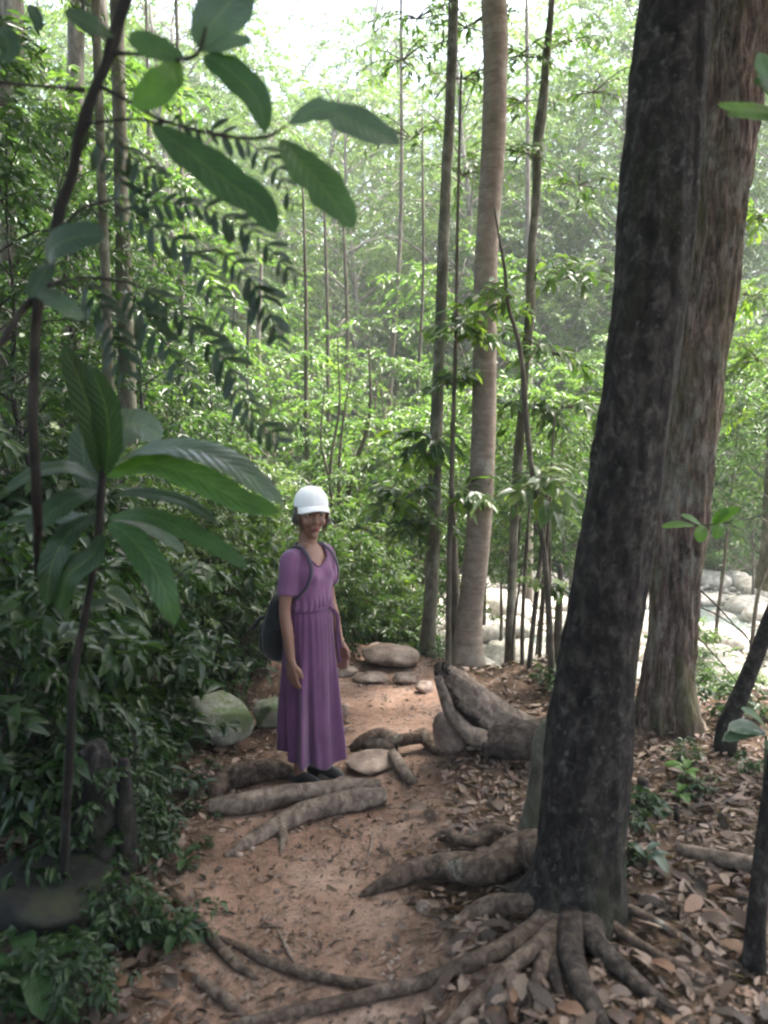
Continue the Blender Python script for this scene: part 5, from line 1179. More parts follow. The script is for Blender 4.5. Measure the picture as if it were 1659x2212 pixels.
# --- the rest of the forest, which nobody could count: hillside beyond, and unseen trees added around the viewer to shade the foreground
def mass(name, label, spots, kinds, seed=77):
    vs, fs, rs = [], [], []; n = 0; wv, wf, wn = [], [], 0
    r = np.random.default_rng(seed)
    for k, q in enumerate(spots):
        x, y, s = q[:3]; lift = q[3] if len(q) > 3 else 0.0
        wm, lm, L = proto(*kinds[k % len(kinds)])
        co_ = np.empty(len(lm.vertices) * 3, np.float32); lm.vertices.foreach_get('co', co_); co_ = co_.reshape(-1, 3)
        fi = np.empty(len(lm.polygons) * 3, np.int32); lm.loops.foreach_get('vertex_index', fi); fi = fi.reshape(-1, 3)
        rn = np.empty(len(lm.vertices), np.float32); lm.attributes['rnd'].data.foreach_get('value', rn)
        if not lift: fi = fi[(np.arange(len(fi)) // 2) % 2 == 0]
        a = r.uniform(0, 6.28); c, s_ = math.cos(a), math.sin(a); gz = float(height(x, y)) - 0.3
        p = co_ * s; p = np.c_[p[:, 0] * c - p[:, 1] * s_ + x, p[:, 0] * s_ + p[:, 1] * c + y, p[:, 2] + gz + lift]
        vs.append(p); fs.append(fi + n); rs.append(rn); n += len(p)
        if lift or y < 20:
            v, f, _ = tube([[x, y, gz], [x + .1, y, gz + 3 * s + lift * .5], [x, y + .1, gz + 9 * s + lift]], [.17, .13, .05], 8, 12, .08, 3, k)
            wv.append(v); wf += [tuple(i + wn for i in t_) for t_ in f]; wn += len(v)
    o = link(name, mesh_np(name, np.concatenate(vs), np.concatenate(fs), M['leaf_far'], False, np.concatenate(rs)))
    if wv: tag(link(name + '_trunks', mesh_np(name + '_trunks', np.concatenate(wv), wf, M['bark_far'], True)), 'trunks of the ' + label, kind='stuff')
    return tag(o, label, kind='stuff')
r = np.random.default_rng(9)
sp = []
for k in range(30):
    a = -0.62 + 1.24 * (k + r.uniform(0, 1)) / 30; y = r.uniform(46, 62); mid = abs(a + 0.03) < 0.14
    sp.append((a * y, y, r.uniform(1.25, 1.6) * (.9 if mid else 1.2)))
mass('far_woodland', 'mass of woodland on the hill beyond the stream', sp, [('canopy', 0), ('canopy_fine', 1), ('canopy', 2), ('canopy_fine', 0)])
sp = [(-6, -3, .9, 1), (-2.5, -6, .9, 1), (2.5, -5.5, .95, 1), (6.5, -2.5, .9, 1), (7.5, 3.0, .85, 1.5), (-7.5, 1.5, .9, 1), (-9, 6, 1.0, 1), (-4.6, 2.4, .75, 2), (-12, 11, 1.0, 0), (-10, 17, 1.0, 0), (0.5, -10, 1.1, 0), (-3.2, -1.0, .75, 2.5), (3.6, 0.2, .75, 2.5),
      (-1.9, 0.2, .8, 3.6), (1.9, 0.9, .8, 3.6), (0.1, -0.6, .8, 4.2), (-2.0, 1.5, .7, 4.6), (-4.3, 5.0, .8, 3.0), (-0.5, -3, .8, 3.2), (3.4, 3.8, .8, 3.6), (-2.9, 3.2, .75, 3.6), (4.9, 5.6, .75, 3.2)]  # lifted crowns out of view, added to keep sky light off the foreground
mass('unseen_shade_wood', 'unseen forest added around the trail to shade the foreground', sp, [('canopy', 1), ('canopy_fine', 0), ('canopy', 0), ('canopy_fine', 1)])
# ------------------------------------------------------------------ fallen leaves
rng = np.random.default_rng(303)
def slope_normal(x, y, e=0.03):
    n = np.stack([-(height(x + e, y) - height(x - e, y)) / (2 * e), -(height(x, y + e) - height(x, y - e)) / (2 * e), np.ones_like(x)], -1)
    return n / np.linalg.norm(n, axis=1)[:, None]
N = 66000
y = 1.7 + 7.2 * rng.random(N) ** 1.25; x = (rng.uniform(-0.62, 0.60, N)) * (y + 0.3)
pd = path_dist(x, y)
dens = np.where(x > np.interp(y, PATH_X[:, 0], PATH_X[:, 1]), 0.20 + 0.80 * sstep(0.75, 1.5, pd), 0.22 + 0.50 * sstep(0.9, 1.6, pd)) * (0.45 + 0.9 * sstep(-.25, .3, fbm(x * 2.2, y * 2.2, 91, 3)))
dens *= 1 - 0.75 * sstep(4.6, 5.6, y) * (pd < 0.9)
keep = rng.random(N) < dens * 1.0
keep &= y < edge_y(x) + 1.4
for W_ in ON_WOOD:
    for a_, b_, r_ in W_[::2]: keep &= (x - a_) ** 2 + (y - b_) ** 2 > (r_ * 1.15 + .012) ** 2
x, y, pd = x[keep], y[keep], pd[keep]; n = len(x)
z = height(x, y); nr = slope_normal(x, y)
ln = np.clip(rng.gamma(5, 0.0100, n), 0.02, 0.14) * np.where(x > 0.5, 0.95, 0.9) * np.where(pd < 0.8, 0.72, 1)
az = rng.uniform(0, 6.28, n); tilt = rng.normal(0, 0.22, n)
dr = np.c_[np.cos(az), np.sin(az), tilt]; dr -= nr * np.sum(dr * nr, 1)[:, None] * 0.8
nn = nr + rng.normal(size=(n, 3)) * 0.5
val = np.clip(rng.normal(0.48, 0.32, n), 0, 1)
pos = np.c_[x, y, z + rng.uniform(0.004, 0.030, n) * np.where(pd < 0.9, 0.5, 1)]
wd = ln * rng.uniform(0.28, 0.50, n)
order = np.argsort(-ln / (y + 0.3))
vis = [k for k in order if -60 < project(pos[k])[0] < 1720 and project(pos[k])[1] < 2260]
single = set(vis[:298])
mass_i = np.array([k for k in range(n) if k not in single])
v, f, q = leaf_batch(pos[mass_i], dr[mass_i], nn[mass_i], ln[mass_i], wd[mass_i], val[mass_i], curl=-0.14, rich=True)
tag(link('leaf_litter', mesh_np('leaf_litter', v, f, M['dead_mass'], False, q)), 'brown dry leaf litter covering the ground beside the trail', kind='stuff')
DEAD = []; DEAD_W = []; ton = np.random.default_rng(12)
SPOTS = [('the foot of the dark trunk', 1240, 1990), ('the thick arching root', 960, 1900), ('the wavy thin root', 1040, 1810), ('the longest root', 800, 2150), ('the split log', 640, 1725), ('the forked log', 700, 1760), ('the broken log', 1060, 1600),
    ('the arched root', 860, 1600), ('the flat pale stone', 800, 1665), ('the stump post', 1388, 1710), ('the fallen log at the right', 1560, 1860), ('the black sapling stem', 1635, 2000), ('the foot of the reddish mossy trunk', 1440, 1540), ('the leaning trunk', 1580, 1560),
    ('the wide bluish leaves at the right', 1620, 1640), ('the mossy grey boulder', 450, 1600), ('the left verge root', 450, 2030), ('the lowest left root', 470, 2150), ('the roots right of the dark trunk', 1420, 2080), ('the lower right corner', 1560, 2170), ('the bottom edge of the trail', 760, 2200),
    ('the long stick on the slope', 1450, 1880), ('the black mossy stump', 200, 1790), ('the mossy boulder in the corner', 120, 2050), ('the thick front roots', 1300, 2170), ('the short dark stub', 1463, 1770)]
SEEN = set()
def leaf_label(look, p):
    px, py, D = project(p); od = sorted(SPOTS, key=lambda q: (q[1] - px) ** 2 + (q[2] - py) ** 2)
    def rel(q):
        ax, ay = px - q[1], py - q[2]
        if abs(ax) > abs(ay): return 'left of' if ax < 0 else 'right of'
        return 'beyond' if ay < 0 else 'in front of'
    for a in od[:3]:
        s = f'{look} {rel(a)} {a[0]}'
        if s not in SEEN and len(s.split()) < 17: SEEN.add(s); return s
    for a in od[:3]:
        for b_ in od[:5]:
            s = f'{look} between {a[0]} and {b_[0]}'
            if a is not b_ and s not in SEEN and len(s.split()) < 17: SEEN.add(s); return s
    return look + ' among the other dry leaves'
for k in range(6):
    r = np.random.default_rng(k)
    pts = np.array([[0, 0, 0], [r.normal() * .05, .5, .05 + r.random() * .08], [r.normal() * .1, 1, r.uniform(-.05, .2)]])
    DEAD_W.append(r.uniform(.36, .56)); DEAD.append(blade_mesh('fallen_leaf', pts, DEAD_W[-1], (0, 0, 1), M['dead'], nl=6, nw=2, fold=r.uniform(.05, .3), ripple=.06, seed=k, wavy=.10))
for j, k in enumerate(sorted(single, key=lambda q: order.tolist().index(q))):
    d_ = dr[k] / np.linalg.norm(dr[k]); s = np.cross(d_, nn[k]); s /= np.linalg.norm(s); m_ = np.cross(s, d_); L_ = ln[k]
    o = link('fallen_leaf', DEAD[j % 6]); p = pos[k] + np.array([0, 0, 0.006])
    o.matrix_world = Matrix(((s[0] * L_, d_[0] * L_, m_[0] * L_, p[0]), (s[1] * L_, d_[1] * L_, m_[1] * L_, p[1]), (s[2] * L_, d_[2] * L_, m_[2] * L_, p[2]), (0, 0, 0, 1)))
    tone = ton.integers(0, 5); o.color = (tone / 4, 0, 0, 1)
    if pd[k] < 0.85: gr = 'dry leaves on the trail'
    elif x[k] > 0: gr = 'dry leaves on the right slope'
    else: gr = 'dry leaves on the left verge'
    tag(o, leaf_label(('near black', 'dark brown', 'greyish brown', 'pale tan', 'orange brown')[tone] + (' broad' if DEAD_W[j % 6] > .45 else ' narrow') + ' dry leaf', p), 'fallen leaf', gr)
# crumbs of bark, twigs and grit
N = 42000
y = 1.7 + 6.0 * rng.random(N) ** 1.2; x = rng.uniform(-0.6, 0.58, N) * (y + .2)
k = (y < edge_y(x) + .5) & (rng.random(N) < 0.35 + 0.65 * sstep(-.2, .3, fbm(x * 3, y * 3, 55, 3))); x, y = x[k], y[k]; n = len(x)
az = rng.uniform(0, 6.28, n); nr = slope_normal(x, y)
ln = np.clip(rng.gamma(2.5, 0.007, n), .006, .06)
v, f, q = leaf_batch(np.c_[x, y, height(x, y) + .004], np.c_[np.cos(az), np.sin(az), rng.normal(0, .15, n)], nr + rng.normal(size=(n, 3)) * .4, ln, ln * rng.uniform(.2, .6, n), np.clip(rng.normal(.45, .3, n), 0, 1), curl=-.1, fold=.5)
tag(link('soil_crumbs', mesh_np('soil_crumbs', v, f, M['dead_mass'], False, q)), 'crumbs of bark and leaf scattered over the soil', kind='stuff')
pe = rock_mesh('pebbles', rng, None, res=1); pv = np.array([q.co[:] for q in pe.vertices]); bf = np.array([q.vertices[:] for q in pe.polygons])
vs, fs = [], []
for k in range(650):
    y_ = 1.8 + 5 * rng.random() ** 1.2; x_ = float(np.interp(y_, PATH_X[:, 0], PATH_X[:, 1])) + rng.normal() * .5; s = rng.gamma(2, .003) + .0025
    vs.append(pv * s * rng.uniform(.6, 1.2, 3) + [x_, y_, float(height(x_, y_)) + s * .2]); fs.append(bf + len(pv) * k)
tag(link('pebbles', mesh_np('pebbles', np.concatenate(vs), np.concatenate(fs), M['rock_brown'], True)), 'small pebbles on the trail', kind='stuff')
# ------------------------------------------------------------------ the woman on the trail
def cloth_mat(name, col, rough=0.85, weave=260, var=0.25, sheen=0.3):
    m, t, b, out = mat_new(name)
    v = mapping(t, (1, 1, 1)); n1 = noise(t, 5, 5, 0.6, v); n2 = noise(t, weave, 2, 0.5, v)
    lo = tuple(c * (1 - var) for c in col); hi = tuple(min(1, c * (1 + var)) for c in col)
    t.links.new(ramp(t, n1, [(0.3, lo), (0.7, hi)]), b.inputs['Base Color'])
    b.inputs['Roughness'].default_value = rough; b.inputs['Sheen Weight'].default_value = sheen; b.inputs['Specular IOR Level'].default_value = 0.2
    bump(t, b, n2, 0.25, 0.002); return m
M['dress'] = cloth_mat('dress_cloth', (0.125, 0.050, 0.118))
M['dress_top'] = cloth_mat('dress_top_cloth', (0.180, 0.078, 0.168))
M['cap'] = cloth_mat('cap_cloth', (0.78, 0.78, 0.80), var=0.05)
M['pack'] = cloth_mat('pack_cloth', (0.016, 0.016, 0.018), 0.7)
M['strap'] = cloth_mat('strap_web', (0.030, 0.022, 0.045), 0.7)
M['shoe'] = cloth_mat('shoe_leather', (0.02, 0.016, 0.016), 0.6)
M['hair'] = cloth_mat('hair', (0.022, 0.015, 0.011), 0.5)
M['hair_light'] = cloth_mat('hair_light', (0.11, 0.065, 0.04), 0.5)
m, t, b, out = mat_new('skin'); n1 = noise(t, 9, 5, 0.6, mapping(t, (1, 1, 1)))
t.links.new(ramp(t, n1, [(0.3, (0.215, 0.108, 0.074)), (0.7, (0.275, 0.145, 0.104))]), b.inputs['Base Color'])
b.inputs['Roughness'].default_value = 0.5; b.inputs['Subsurface Weight'].default_value = 0.06; b.inputs['Subsurface Radius'].default_value = (0.01, 0.004, 0.002)
M['skin'] = m
m, t, b, out = mat_new('lip'); b.inputs['Base Color'].default_value = (0.21, 0.055, 0.050, 1); b.inputs['Roughness'].default_value = 0.45; M['lip'] = m
m, t, b, out = mat_new('eye'); b.inputs['Base Color'].default_value = (0.62, 0.58, 0.54, 1); b.inputs['Roughness'].default_value = 0.2; M['eye'] = m
m, t, b, out = mat_new('iris'); b.inputs['Base Color'].default_value = (0.02, 0.012, 0.008, 1); b.inputs['Roughness'].default_value = 0.15; M['iris'] = m
m, t, b, out = mat_new('bracelet'); b.inputs['Base Color'].default_value = (0.35, 0.22, 0.12, 1); b.inputs['Roughness'].default_value = 0.4; b.inputs['Metallic'].default_value = 0.7; M['metal'] = m

FEET = G(674, 1690)
YAW = R(56)
W = thing('person', 'woman in white cap and long purple dress standing on the trail, facing the camera', 'person', FEET, rz=YAW)
W.scale = (1.0, 1.0, 1.05)                        # modelled facing -Y, her right hand at -X

def loft(rings, sides=32, closed=True, power=2.0):
    """rings (z, cx, cy, rx, ry)"""
    th = np.linspace(0, 2 * np.pi, sides, endpoint=False); v = []
    for z, cx_, cy_, rx, ry in rings:
        c, s = np.cos(th), np.sin(th)
        v.append(np.c_[cx_ + rx * np.sign(c) * np.abs(c) ** (2 / power), cy_ + ry * np.sign(s) * np.abs(s) ** (2 / power), np.full(sides, z)])
    v = np.concatenate(v); n = len(rings)
    f = [(i * sides + j, i * sides + (j + 1) % sides, (i + 1) * sides + (j + 1) % sides, (i + 1) * sides + j) for i in range(n - 1) for j in range(sides)]
    if closed: f += [tuple(range(sides))[::-1], tuple((n - 1) * sides + j for j in range(sides))]
    return v, f

def ball(c, r, rot=None, res=3):
    import bmesh
    bm = bmesh.new(); bmesh.ops.create_icosphere(bm, subdivisions=res, radius=1.0)
    v = np.array([q.co[:] for q in bm.verts]) * np.asarray(r); f = [tuple(x.index for x in q.verts) for q in bm.faces]; bm.free()
    if rot is not None: v = v @ np.array(rot).T
    return v + np.asarray(c), f

def remesh(mb, voxel, name, smooth=3):
    """all pieces grown together into one continuous surface"""
    me = mesh_np('tmp', np.concatenate(mb.v), mb.f, None, True); o = bpy.data.objects.new('tmp', me); COL.objects.link(o)
    rm = o.modifiers.new('r', 'REMESH'); rm.mode = 'VOXEL'; rm.voxel_size = voxel
    if smooth: sm = o.modifiers.new('s', 'SMOOTH'); sm.iterations = smooth; sm.factor = 0.5
    dg = bpy.context.evaluated_depsgraph_get(); out = bpy.data.meshes.new_from_object(o.evaluated_get(dg))
    bpy.data.objects.remove(o); out.name = name
    out.polygons.foreach_set('use_smooth', np.ones(len(out.polygons), dtype=bool))
    return out

def co_of(me):
    a = np.empty(len(me.vertices) * 3, np.float32); me.vertices.foreach_get('co', a); return a.reshape(-1, 3).astype(float)

def head_xf(v):
    """head turned back towards the camera and bowed a little"""
    piv = np.array([0, 0.015, 1.36]); q = v - piv
    m_ = Matrix.Rotation(R(-36), 3, 'Z') @ Matrix.Rotation(R(6), 3, 'X')
    return 1.06 * (q @ np.array(m_).T) + piv - np.array([-.004, .014, .020])

RS_, LS_ = np.array([-0.148, 0.012, 1.228]), np.array([0.148, 0.012, 1.228])
RE, LE = np.array([-0.186, 0.020, 0.955]), np.array([0.190, 0.01, 0.965])
RW, LW = np.array([-0.186, -0.020, 0.712]), np.array([0.188, -0.060, 0.735])
def lerp(a, b_, t): return a + (b_ - a) * t
body = MB()
torso = [(0.80, 0, .01, .135, .095), (0.88, 0, .01, .130, .095), (0.95, 0, .005, .112, .085), (1.02, 0, 0, .115, .086), (1.10, 0, -.005, .128, .092), (1.17, 0, 0, .138, .088), (1.22, 0, .008, .142, .074), (1.262, 0, .012, .10, .056), (1.29, 0, .014, .058, .048)]
body.add(*loft(torso, 32))
body.add(*tube([[0, .018, 1.24], [0, .014, 1.30], [0, .004, 1.38], [0, .0, 1.42]], [.056, .050, .050, .05], 20, 16)[:2])
for S_, E_, W_, sg in ((RS_, RE, RW, -1), (LS_, LE, LW, 1)):
    body.add(*tube([S_ + [-sg * .05, 0, .005], S_, lerp(S_, E_, .5), E_, lerp(E_, W_, .35), W_], [.034, .039, .037, .031, .032, .0225], 18, 40)[:2])
    # hand: palm, four fingers of different lengths, thumb from the side of the palm
    d_ = (W_ - E_) / np.linalg.norm(W_ - E_); d_ = d_ * .8 + np.array([0, -.04, -.55]); d_ /= np.linalg.norm(d_)
    across = np.array([0.15 * sg, -1.0, 0.0]); across -= d_ * (across @ d_); across /= np.linalg.norm(across)   # towards the thumb
    inn = np.cross(d_, across) * (1 if sg > 0 else -1); inn /= np.linalg.norm(inn)
    if inn[0] * sg > 0: inn = -inn                                                     # palm faces the thigh
    body.add(*tube([W_ - d_ * .01, W_ + d_ * .035, W_ + d_ * .075, W_ + d_ * .088], [.023, .032, .034, .026], 14, 14, flat=1.0)[:2]) if False else None
    for q, (off, ln, rr) in enumerate(((.030, .066, .0085), (.010, .074, .009), (-.010, .070, .0087), (-.029, .056, .0076))):
        k0 = W_ + d_ * .078 + across * off; base = W_ + across * off * .45
        body.add(*tube([base, lerp(base, k0, .55), k0], [.016, .015, .0125], 10, 10)[:2])
        c1_, c2_ = d_ + inn * .45, d_ + inn * .95; c1_ /= np.linalg.norm(c1_); c2_ /= np.linalg.norm(c2_)
        j1 = k0 + (d_ + inn * .18) * ln * .45; j2 = j1 + c1_ * ln * .32; j3 = j2 + c2_ * ln * .25
        body.add(*tube([k0 - d_ * .01, k0, j1, j2, j3], [rr * 1.15, rr * 1.1, rr * 1.02, rr * .95, rr * .8], 9, 16)[:2])
    b0 = W_ + d_ * .022 + across * .016; b1 = b0 + (d_ * .6 + across * .75 + inn * .25) * .036; b2 = b1 + (d_ * .9 + across * .25 + inn * .25) * .030; b3 = b2 + (d_ + inn * .2) * .020
    body.add(*tube([b0, b1, b2, b3], [.016, .0125, .0105, .0085], 10, 16)[:2])
for sg in (-1, 1):
    hp, kn, an = np.array([sg * .072, .01, .84]), np.array([sg * .078, -.012, .46]), np.array([sg * .074, .03, .085])
    body.add(*tube([hp, lerp(hp, kn, .5), kn, lerp(kn, an, .35), lerp(kn, an, .8), an, an + [0, 0, -.03]], [.076, .064, .050, .048, .032, .031, .036], 20, 50)[:2])
    body.add(*tube([[sg * .074, .055, .035], [sg * .076, 0, .035], [sg * .082, -.075, .026], [sg * .086, -.135, .018]], [.032, .035, .036, .022], 14, 24, flat=1.0)[:2])
# head
hv, hf = ball((0, 0, 0), (1, 1, 1), res=5)
x, y, z = hv[:, 0].copy(), hv[:, 1].copy(), hv[:, 2].copy()
low = sstep(0.1, -1.0, z)
hx = x * (.0735 - .024 * low); hy = y * np.where(y < 0, .086 - .012 * low, .098 - .036 * low) - .014 * low; hz = z * np.where(z > 0, .112, .128)
head = np.c_[hx, hy - .008, hz + 1.475]
hb = MB(); hb.add(head, hf)
hb.add(*tube([[0, -.094, 1.488], [0, -.102, 1.468], [0, -.113, 1.444], [0, -.104, 1.434]], [.0075, .0085, .0125, .009], 10, 16)[:2])
for sg in (-1, 1):
    hb.add(*ball((sg * .011, -.099, 1.4385), (.0075, .009, .006), res=2))
    hb.add(*ball((sg * .036, -.070, 1.437), (.024, .022, .022), res=2))               # cheek
    hb.add(*ball((sg * .030, -.084, 1.505), (.024, .012, .008), res=2))               # brow
    hb.add(*ball((sg * .0745, .004, 1.468), (.009, .020, .031), Matrix.Rotation(R(-14 * sg), 3, 'Z'), res=2))   # ear
hb.add(*ball((0, -.0945, 1.4115), (.022, .0105, .0075), res=2)); hb.add(*ball((0, -.092, 1.4015), (.018, .011, .0075), res=2))
hb.add(*ball((0, -.086, 1.372), (.019, .016, .016), res=2))                           # chin
for v_ in hb.v: v_[:] = head_xf(v_)
for v_, k in zip(hb.v, range(99)): pass
nb = 0
body.v += hb.v; body.f += [tuple(i + body.n for i in q) for q in hb.f]; body.n += hb.n
bme = remesh(body, 0.0055, 'body', 4)
bc = co_of(bme)
for sg in (-1, 1):                                                                    # eye sockets
    e = head_xf(np.array([[sg * .031, -.094, 1.478]]))[0]; dd = np.linalg.norm(bc - e, axis=1)
    fwd = head_xf(np.array([[0, -1, 1.36]]))[0] - head_xf(np.array([[0, 0, 1.36]]))[0]
    bc -= fwd * (np.exp(-(dd / .014) ** 2) * .008)[:, None]
bme.vertices.foreach_set('co', bc.astype(np.float32).ravel()); bme.materials.append(M['skin'])
bo = link('body', bme, W)
for sg in (-1, 1):
    v, f = ball((0, 0, 0), (.0115, .0115, .0115), res=3); v = head_xf(v + [sg * .031, -.0775, 1.478]); eo = MB().add(v, f).build('eye', M['eye'], W)
    v, f = ball((0, 0, 0), (.0062, .003, .0062), res=3); v = head_xf(v + [sg * .031 + .001, -.0885, 1.4765]); MB().add(v, f).build('iris', M['iris'], eo)
    v, f, _ = tube(head_xf(np.array([[sg * .014, -.0975, 1.4985], [sg * .030, -.0975, 1.5035], [sg * .048, -.086, 1.497]])), [.0028, .0036, .0018], 6, 12); MB().add(v, f).build('eyebrow', M['hair'], W)
    v, f, _ = tube(head_xf(np.array([[sg * .019, -.0875, 1.4815], [sg * .031, -.0915, 1.4875], [sg * .043, -.084, 1.481]])), [.0016, .0022, .0014], 6, 12); MB().add(v, f).build('eyelash', M['hair'], W)
for (zz, w_, r_, yy) in ((1.4105, .021, .0048, -.1025), (1.4015, .018, .0056, -.1005)):
    v, f, _ = tube(head_xf(np.array([[-w_, yy + .008, zz + .001], [-w_ * .4, yy, zz + .001], [0, yy - .001, zz], [w_ * .4, yy, zz + .001], [w_, yy + .008, zz + .001]])), [.0012, r_ * .9, r_, r_ * .9, .0012], 8, 18, flat=.8); MB().add(v, f).build('lip', M['lip'], W)

# dress: bodice with short sleeves, waist tie, long pleated skirt
bd = MB()
bd.add(*loft([(z, cx_, cy_, rx + (.016 if z < 1.2 else .011) + .012 * math.exp(-((z - 1.0) / .07) ** 2), ry + .014 + .010 * math.exp(-((z - 1.0) / .07) ** 2)) for z, cx_, cy_, rx, ry in torso[2:]], 40))
bd.add(*ball((-.052, -.066, 1.125), (.056, .046, .052))); bd.add(*ball((.052, -.066, 1.125), (.056, .046, .052)))
for S_, E_, sg in ((RS_, RE, -1), (LS_, LE, 1)):
    e2 = lerp(S_, E_, .66)
    bd.add(*tube([S_ + [-sg * .06, 0, -.002], S_ + [0, 0, -.002], lerp(S_, E_, .35), e2], [.052, .0545, .055, .058], 22, 30)[:2])
dm = remesh(bd, 0.007, 'bodice', 5); c = co_of(dm)
nz = fbm(c[:, 0] * 14 + c[:, 1] * 9, c[:, 2] * 4.5, 3, 3) * .016 + .007 * np.sin(np.arctan2(c[:, 1], c[:, 0]) * 22 + fbm(c[:, 0] * 9, c[:, 2] * 9, 8, 2) * 6) * sstep(1.06, .95, c[:, 2])
nv = np.empty(len(dm.vertices) * 3, np.float32); dm.vertices.foreach_get('normal', nv); c = c + nv.reshape(-1, 3) * nz[:, None]
dm.vertices.foreach_set('co', c.astype(np.float32).ravel())
import bmesh
bm = bmesh.new(); bm.from_mesh(dm); kill = []
for v_ in bm.verts:
    x_, y_, z_ = v_.co
    if z_ > 1.13 and (abs(x_ / .080) ** 2.8 + abs((y_ + .012) / .074) ** 2.8) < 1: kill.append(v_)
    elif z_ < .955 and abs(x_) < .15: kill.append(v_)
    else:
        pass
bmesh.ops.delete(bm, geom=kill, context='VERTS'); bm.to_mesh(dm); bm.free()
dm.materials.append(M['dress_top']); bodice = link('bodice', dm, W)
so_ = bodice.modifiers.new('thick', 'SOLIDIFY'); so_.thickness = 0.004; so_.offset = -1
# neckline trim
th = np.linspace(0, 2 * np.pi, 40); ring = []
for a in th:
    p = np.array([.0815 * math.copysign(abs(math.cos(a)) ** .714, math.cos(a)), -.012 + .0755 * math.copysign(abs(math.sin(a)) ** .714, math.sin(a))]); dd = (c[:, 0] - p[0]) ** 2 + (c[:, 1] - p[1]) ** 2 + np.where(c[:, 2] < 1.12, 1, 0)
    ring.append([p[0], p[1], np.mean(c[np.argsort(dd)[:6], 2]) + .001])
v, f, _ = tube(np.array(ring), [.0048] * 40, 8, 120, cap=False); MB().add(v, f).build('neckline', M['dress'], W)

ns, nzr = 200, 60; th = np.linspace(0, 2 * np.pi, ns, endpoint=False); v = []
for i in range(nzr + 1):
    u = i / nzr
    front = np.cos(th + np.pi / 2)                                                    # 1 at -Y
    top = .957 + .006 * np.sin(th * 3); hem = .165 - .045 * front + .012 * np.sin(th * 5 + 1)
    zz = top + (hem - top) * u
    rx = np.interp(u, [0, .06, .25, .6, 1], [.130, .143, .152, .152, .158]); ry = np.interp(u, [0, .06, .25, .6, 1], [.100, .114, .126, .132, .142])
    # gathers at the waist merge into a few deep folds below
    g1 = np.sin(th * 27 + 1.5 * np.sin(th * 4)) * (.0032 + .0022 * np.sin(th * 5 + 1)) * (1 - u) ** 1.6 * min(1, u * 12 + .2)
    ph = th + .10 * np.sin(th * 3 + 2) + .05 * u * np.sin(th * 2)
    g2 = (np.sin(ph * 9) + .9 * np.sin(ph * 5 + 1.3 + .8 * u) + .5 * np.sin(ph * 14 + .4 - u)) * (.75 + .6 * fbm(th * 1.1 + 5, np.full(ns, u * 1.5), 21, 2)) * .024 * sstep(.05, .8, u)
    leg = .010 * np.exp(-((np.cos(th) - .45) / .3) ** 2) * (front > 0) * sstep(.3, .7, u) * front
    k = 1 + (g1 + g2 + leg + fbm(np.cos(th) * 2 + 3, np.sin(th) * 2 + u * 3, 12, 2) * .012 * u) / .15
    v.append(np.c_[rx * k * np.cos(th), .008 + ry * k * np.sin(th), zz])
v = np.concatenate(v); f = np.array([[i * ns + j, (i + 1) * ns + j, (i + 1) * ns + (j + 1) % ns, i * ns + (j + 1) % ns] for i in range(nzr) for j in range(ns)])
sk = link('skirt', mesh_np('skirt', v, f, M['dress'], True), W); so_ = sk.modifiers.new('thick', 'SOLIDIFY'); so_.thickness = 0.004
th = np.linspace(0, 2 * np.pi, 60)
v, f, _ = tube(np.c_[.129 * np.cos(th), .006 + .101 * np.sin(th), .957 + .004 * np.sin(3 * th)], [.0095] * 60, 10, 120, .05, 30, cap=False); wt = MB().add(v, f).build('waistband', M['dress'], W)
for k, (x0, ln) in enumerate(((.045, .26), (.060, .19))):
    v, f, _ = tube([[x0, -.098, .955], [x0 + .01, -.125, .93], [x0 + .012, -.140, .93 - ln * .5], [x0 + .018, -.152, .93 - ln]], [.005, .007, .007, .009], 8, 24, flat=.4); MB().add(v, f).build('tie_end', M['dress'], wt)
v, f = ball((.052, -.106, .957), (.016, .011, .012), res=2); MB().add(v, f).build('tie_knot', M['dress'], wt)

# cap, hair, shoes, bracelet
cv = []; ns, nr_ = 72, 22; th = np.linspace(0, 2 * np.pi, ns, endpoint=False)
for i in range(nr_ + 1):
    a = i / nr_ * math.pi / 2; seam = 1 - .030 * np.exp(-(((th * 6 / (2 * np.pi)) % 1 - .5) / .06) ** 2) * math.sin(a) ** .5
    rx, ry = .0875 * math.cos(a) ** .74 if a < 1.5707 else 0, .108 * math.cos(a) ** .74 if a < 1.5707 else 0
    cv.append(np.c_[rx * seam * np.cos(th), .004 + ry * seam * np.sin(th) * 1.0, np.full(ns, 1.503 + .094 * math.sin(a) ** 1.05) + .010 * np.sin(th) * (1 - i / nr_) * -1])
cv = head_xf(np.concatenate(cv)); cf = [(i * ns + j, i * ns + (j + 1) % ns, (i + 1) * ns + (j + 1) % ns, (i + 1) * ns + j) for i in range(nr_) for j in range(ns)]
cap = link('cap', mesh_np('cap', cv, cf, M['cap'], True), W); so_ = cap.modifiers.new('thick', 'SOLIDIFY'); so_.thickness = 0.003
bv = []; na, nb_ = 33, 9
for i in range(nb_ + 1):
    u = i / nb_
    for j in range(na):
        a = -math.pi / 2 + (j / (na - 1) - .5) * 2 * 1.12; w_ = math.cos((j / (na - 1) - .5) * math.pi * .98) ** .55
        r0x, r0y = .087, .107; px_, py_ = r0x * math.cos(a), .004 + r0y * math.sin(a)
        bv.append([px_ * (1 + .10 * u * w_), py_ - .060 * u * w_, 1.519 - .010 * u * w_ - .046 * (abs(px_) / .085) ** 2 * (.35 + .65 * u) ])
bv = head_xf(np.array(bv)); bf_ = [(i * na + j, i * na + j + 1, (i + 1) * na + j + 1, (i + 1) * na + j) for i in range(nb_) for j in range(na - 1)]
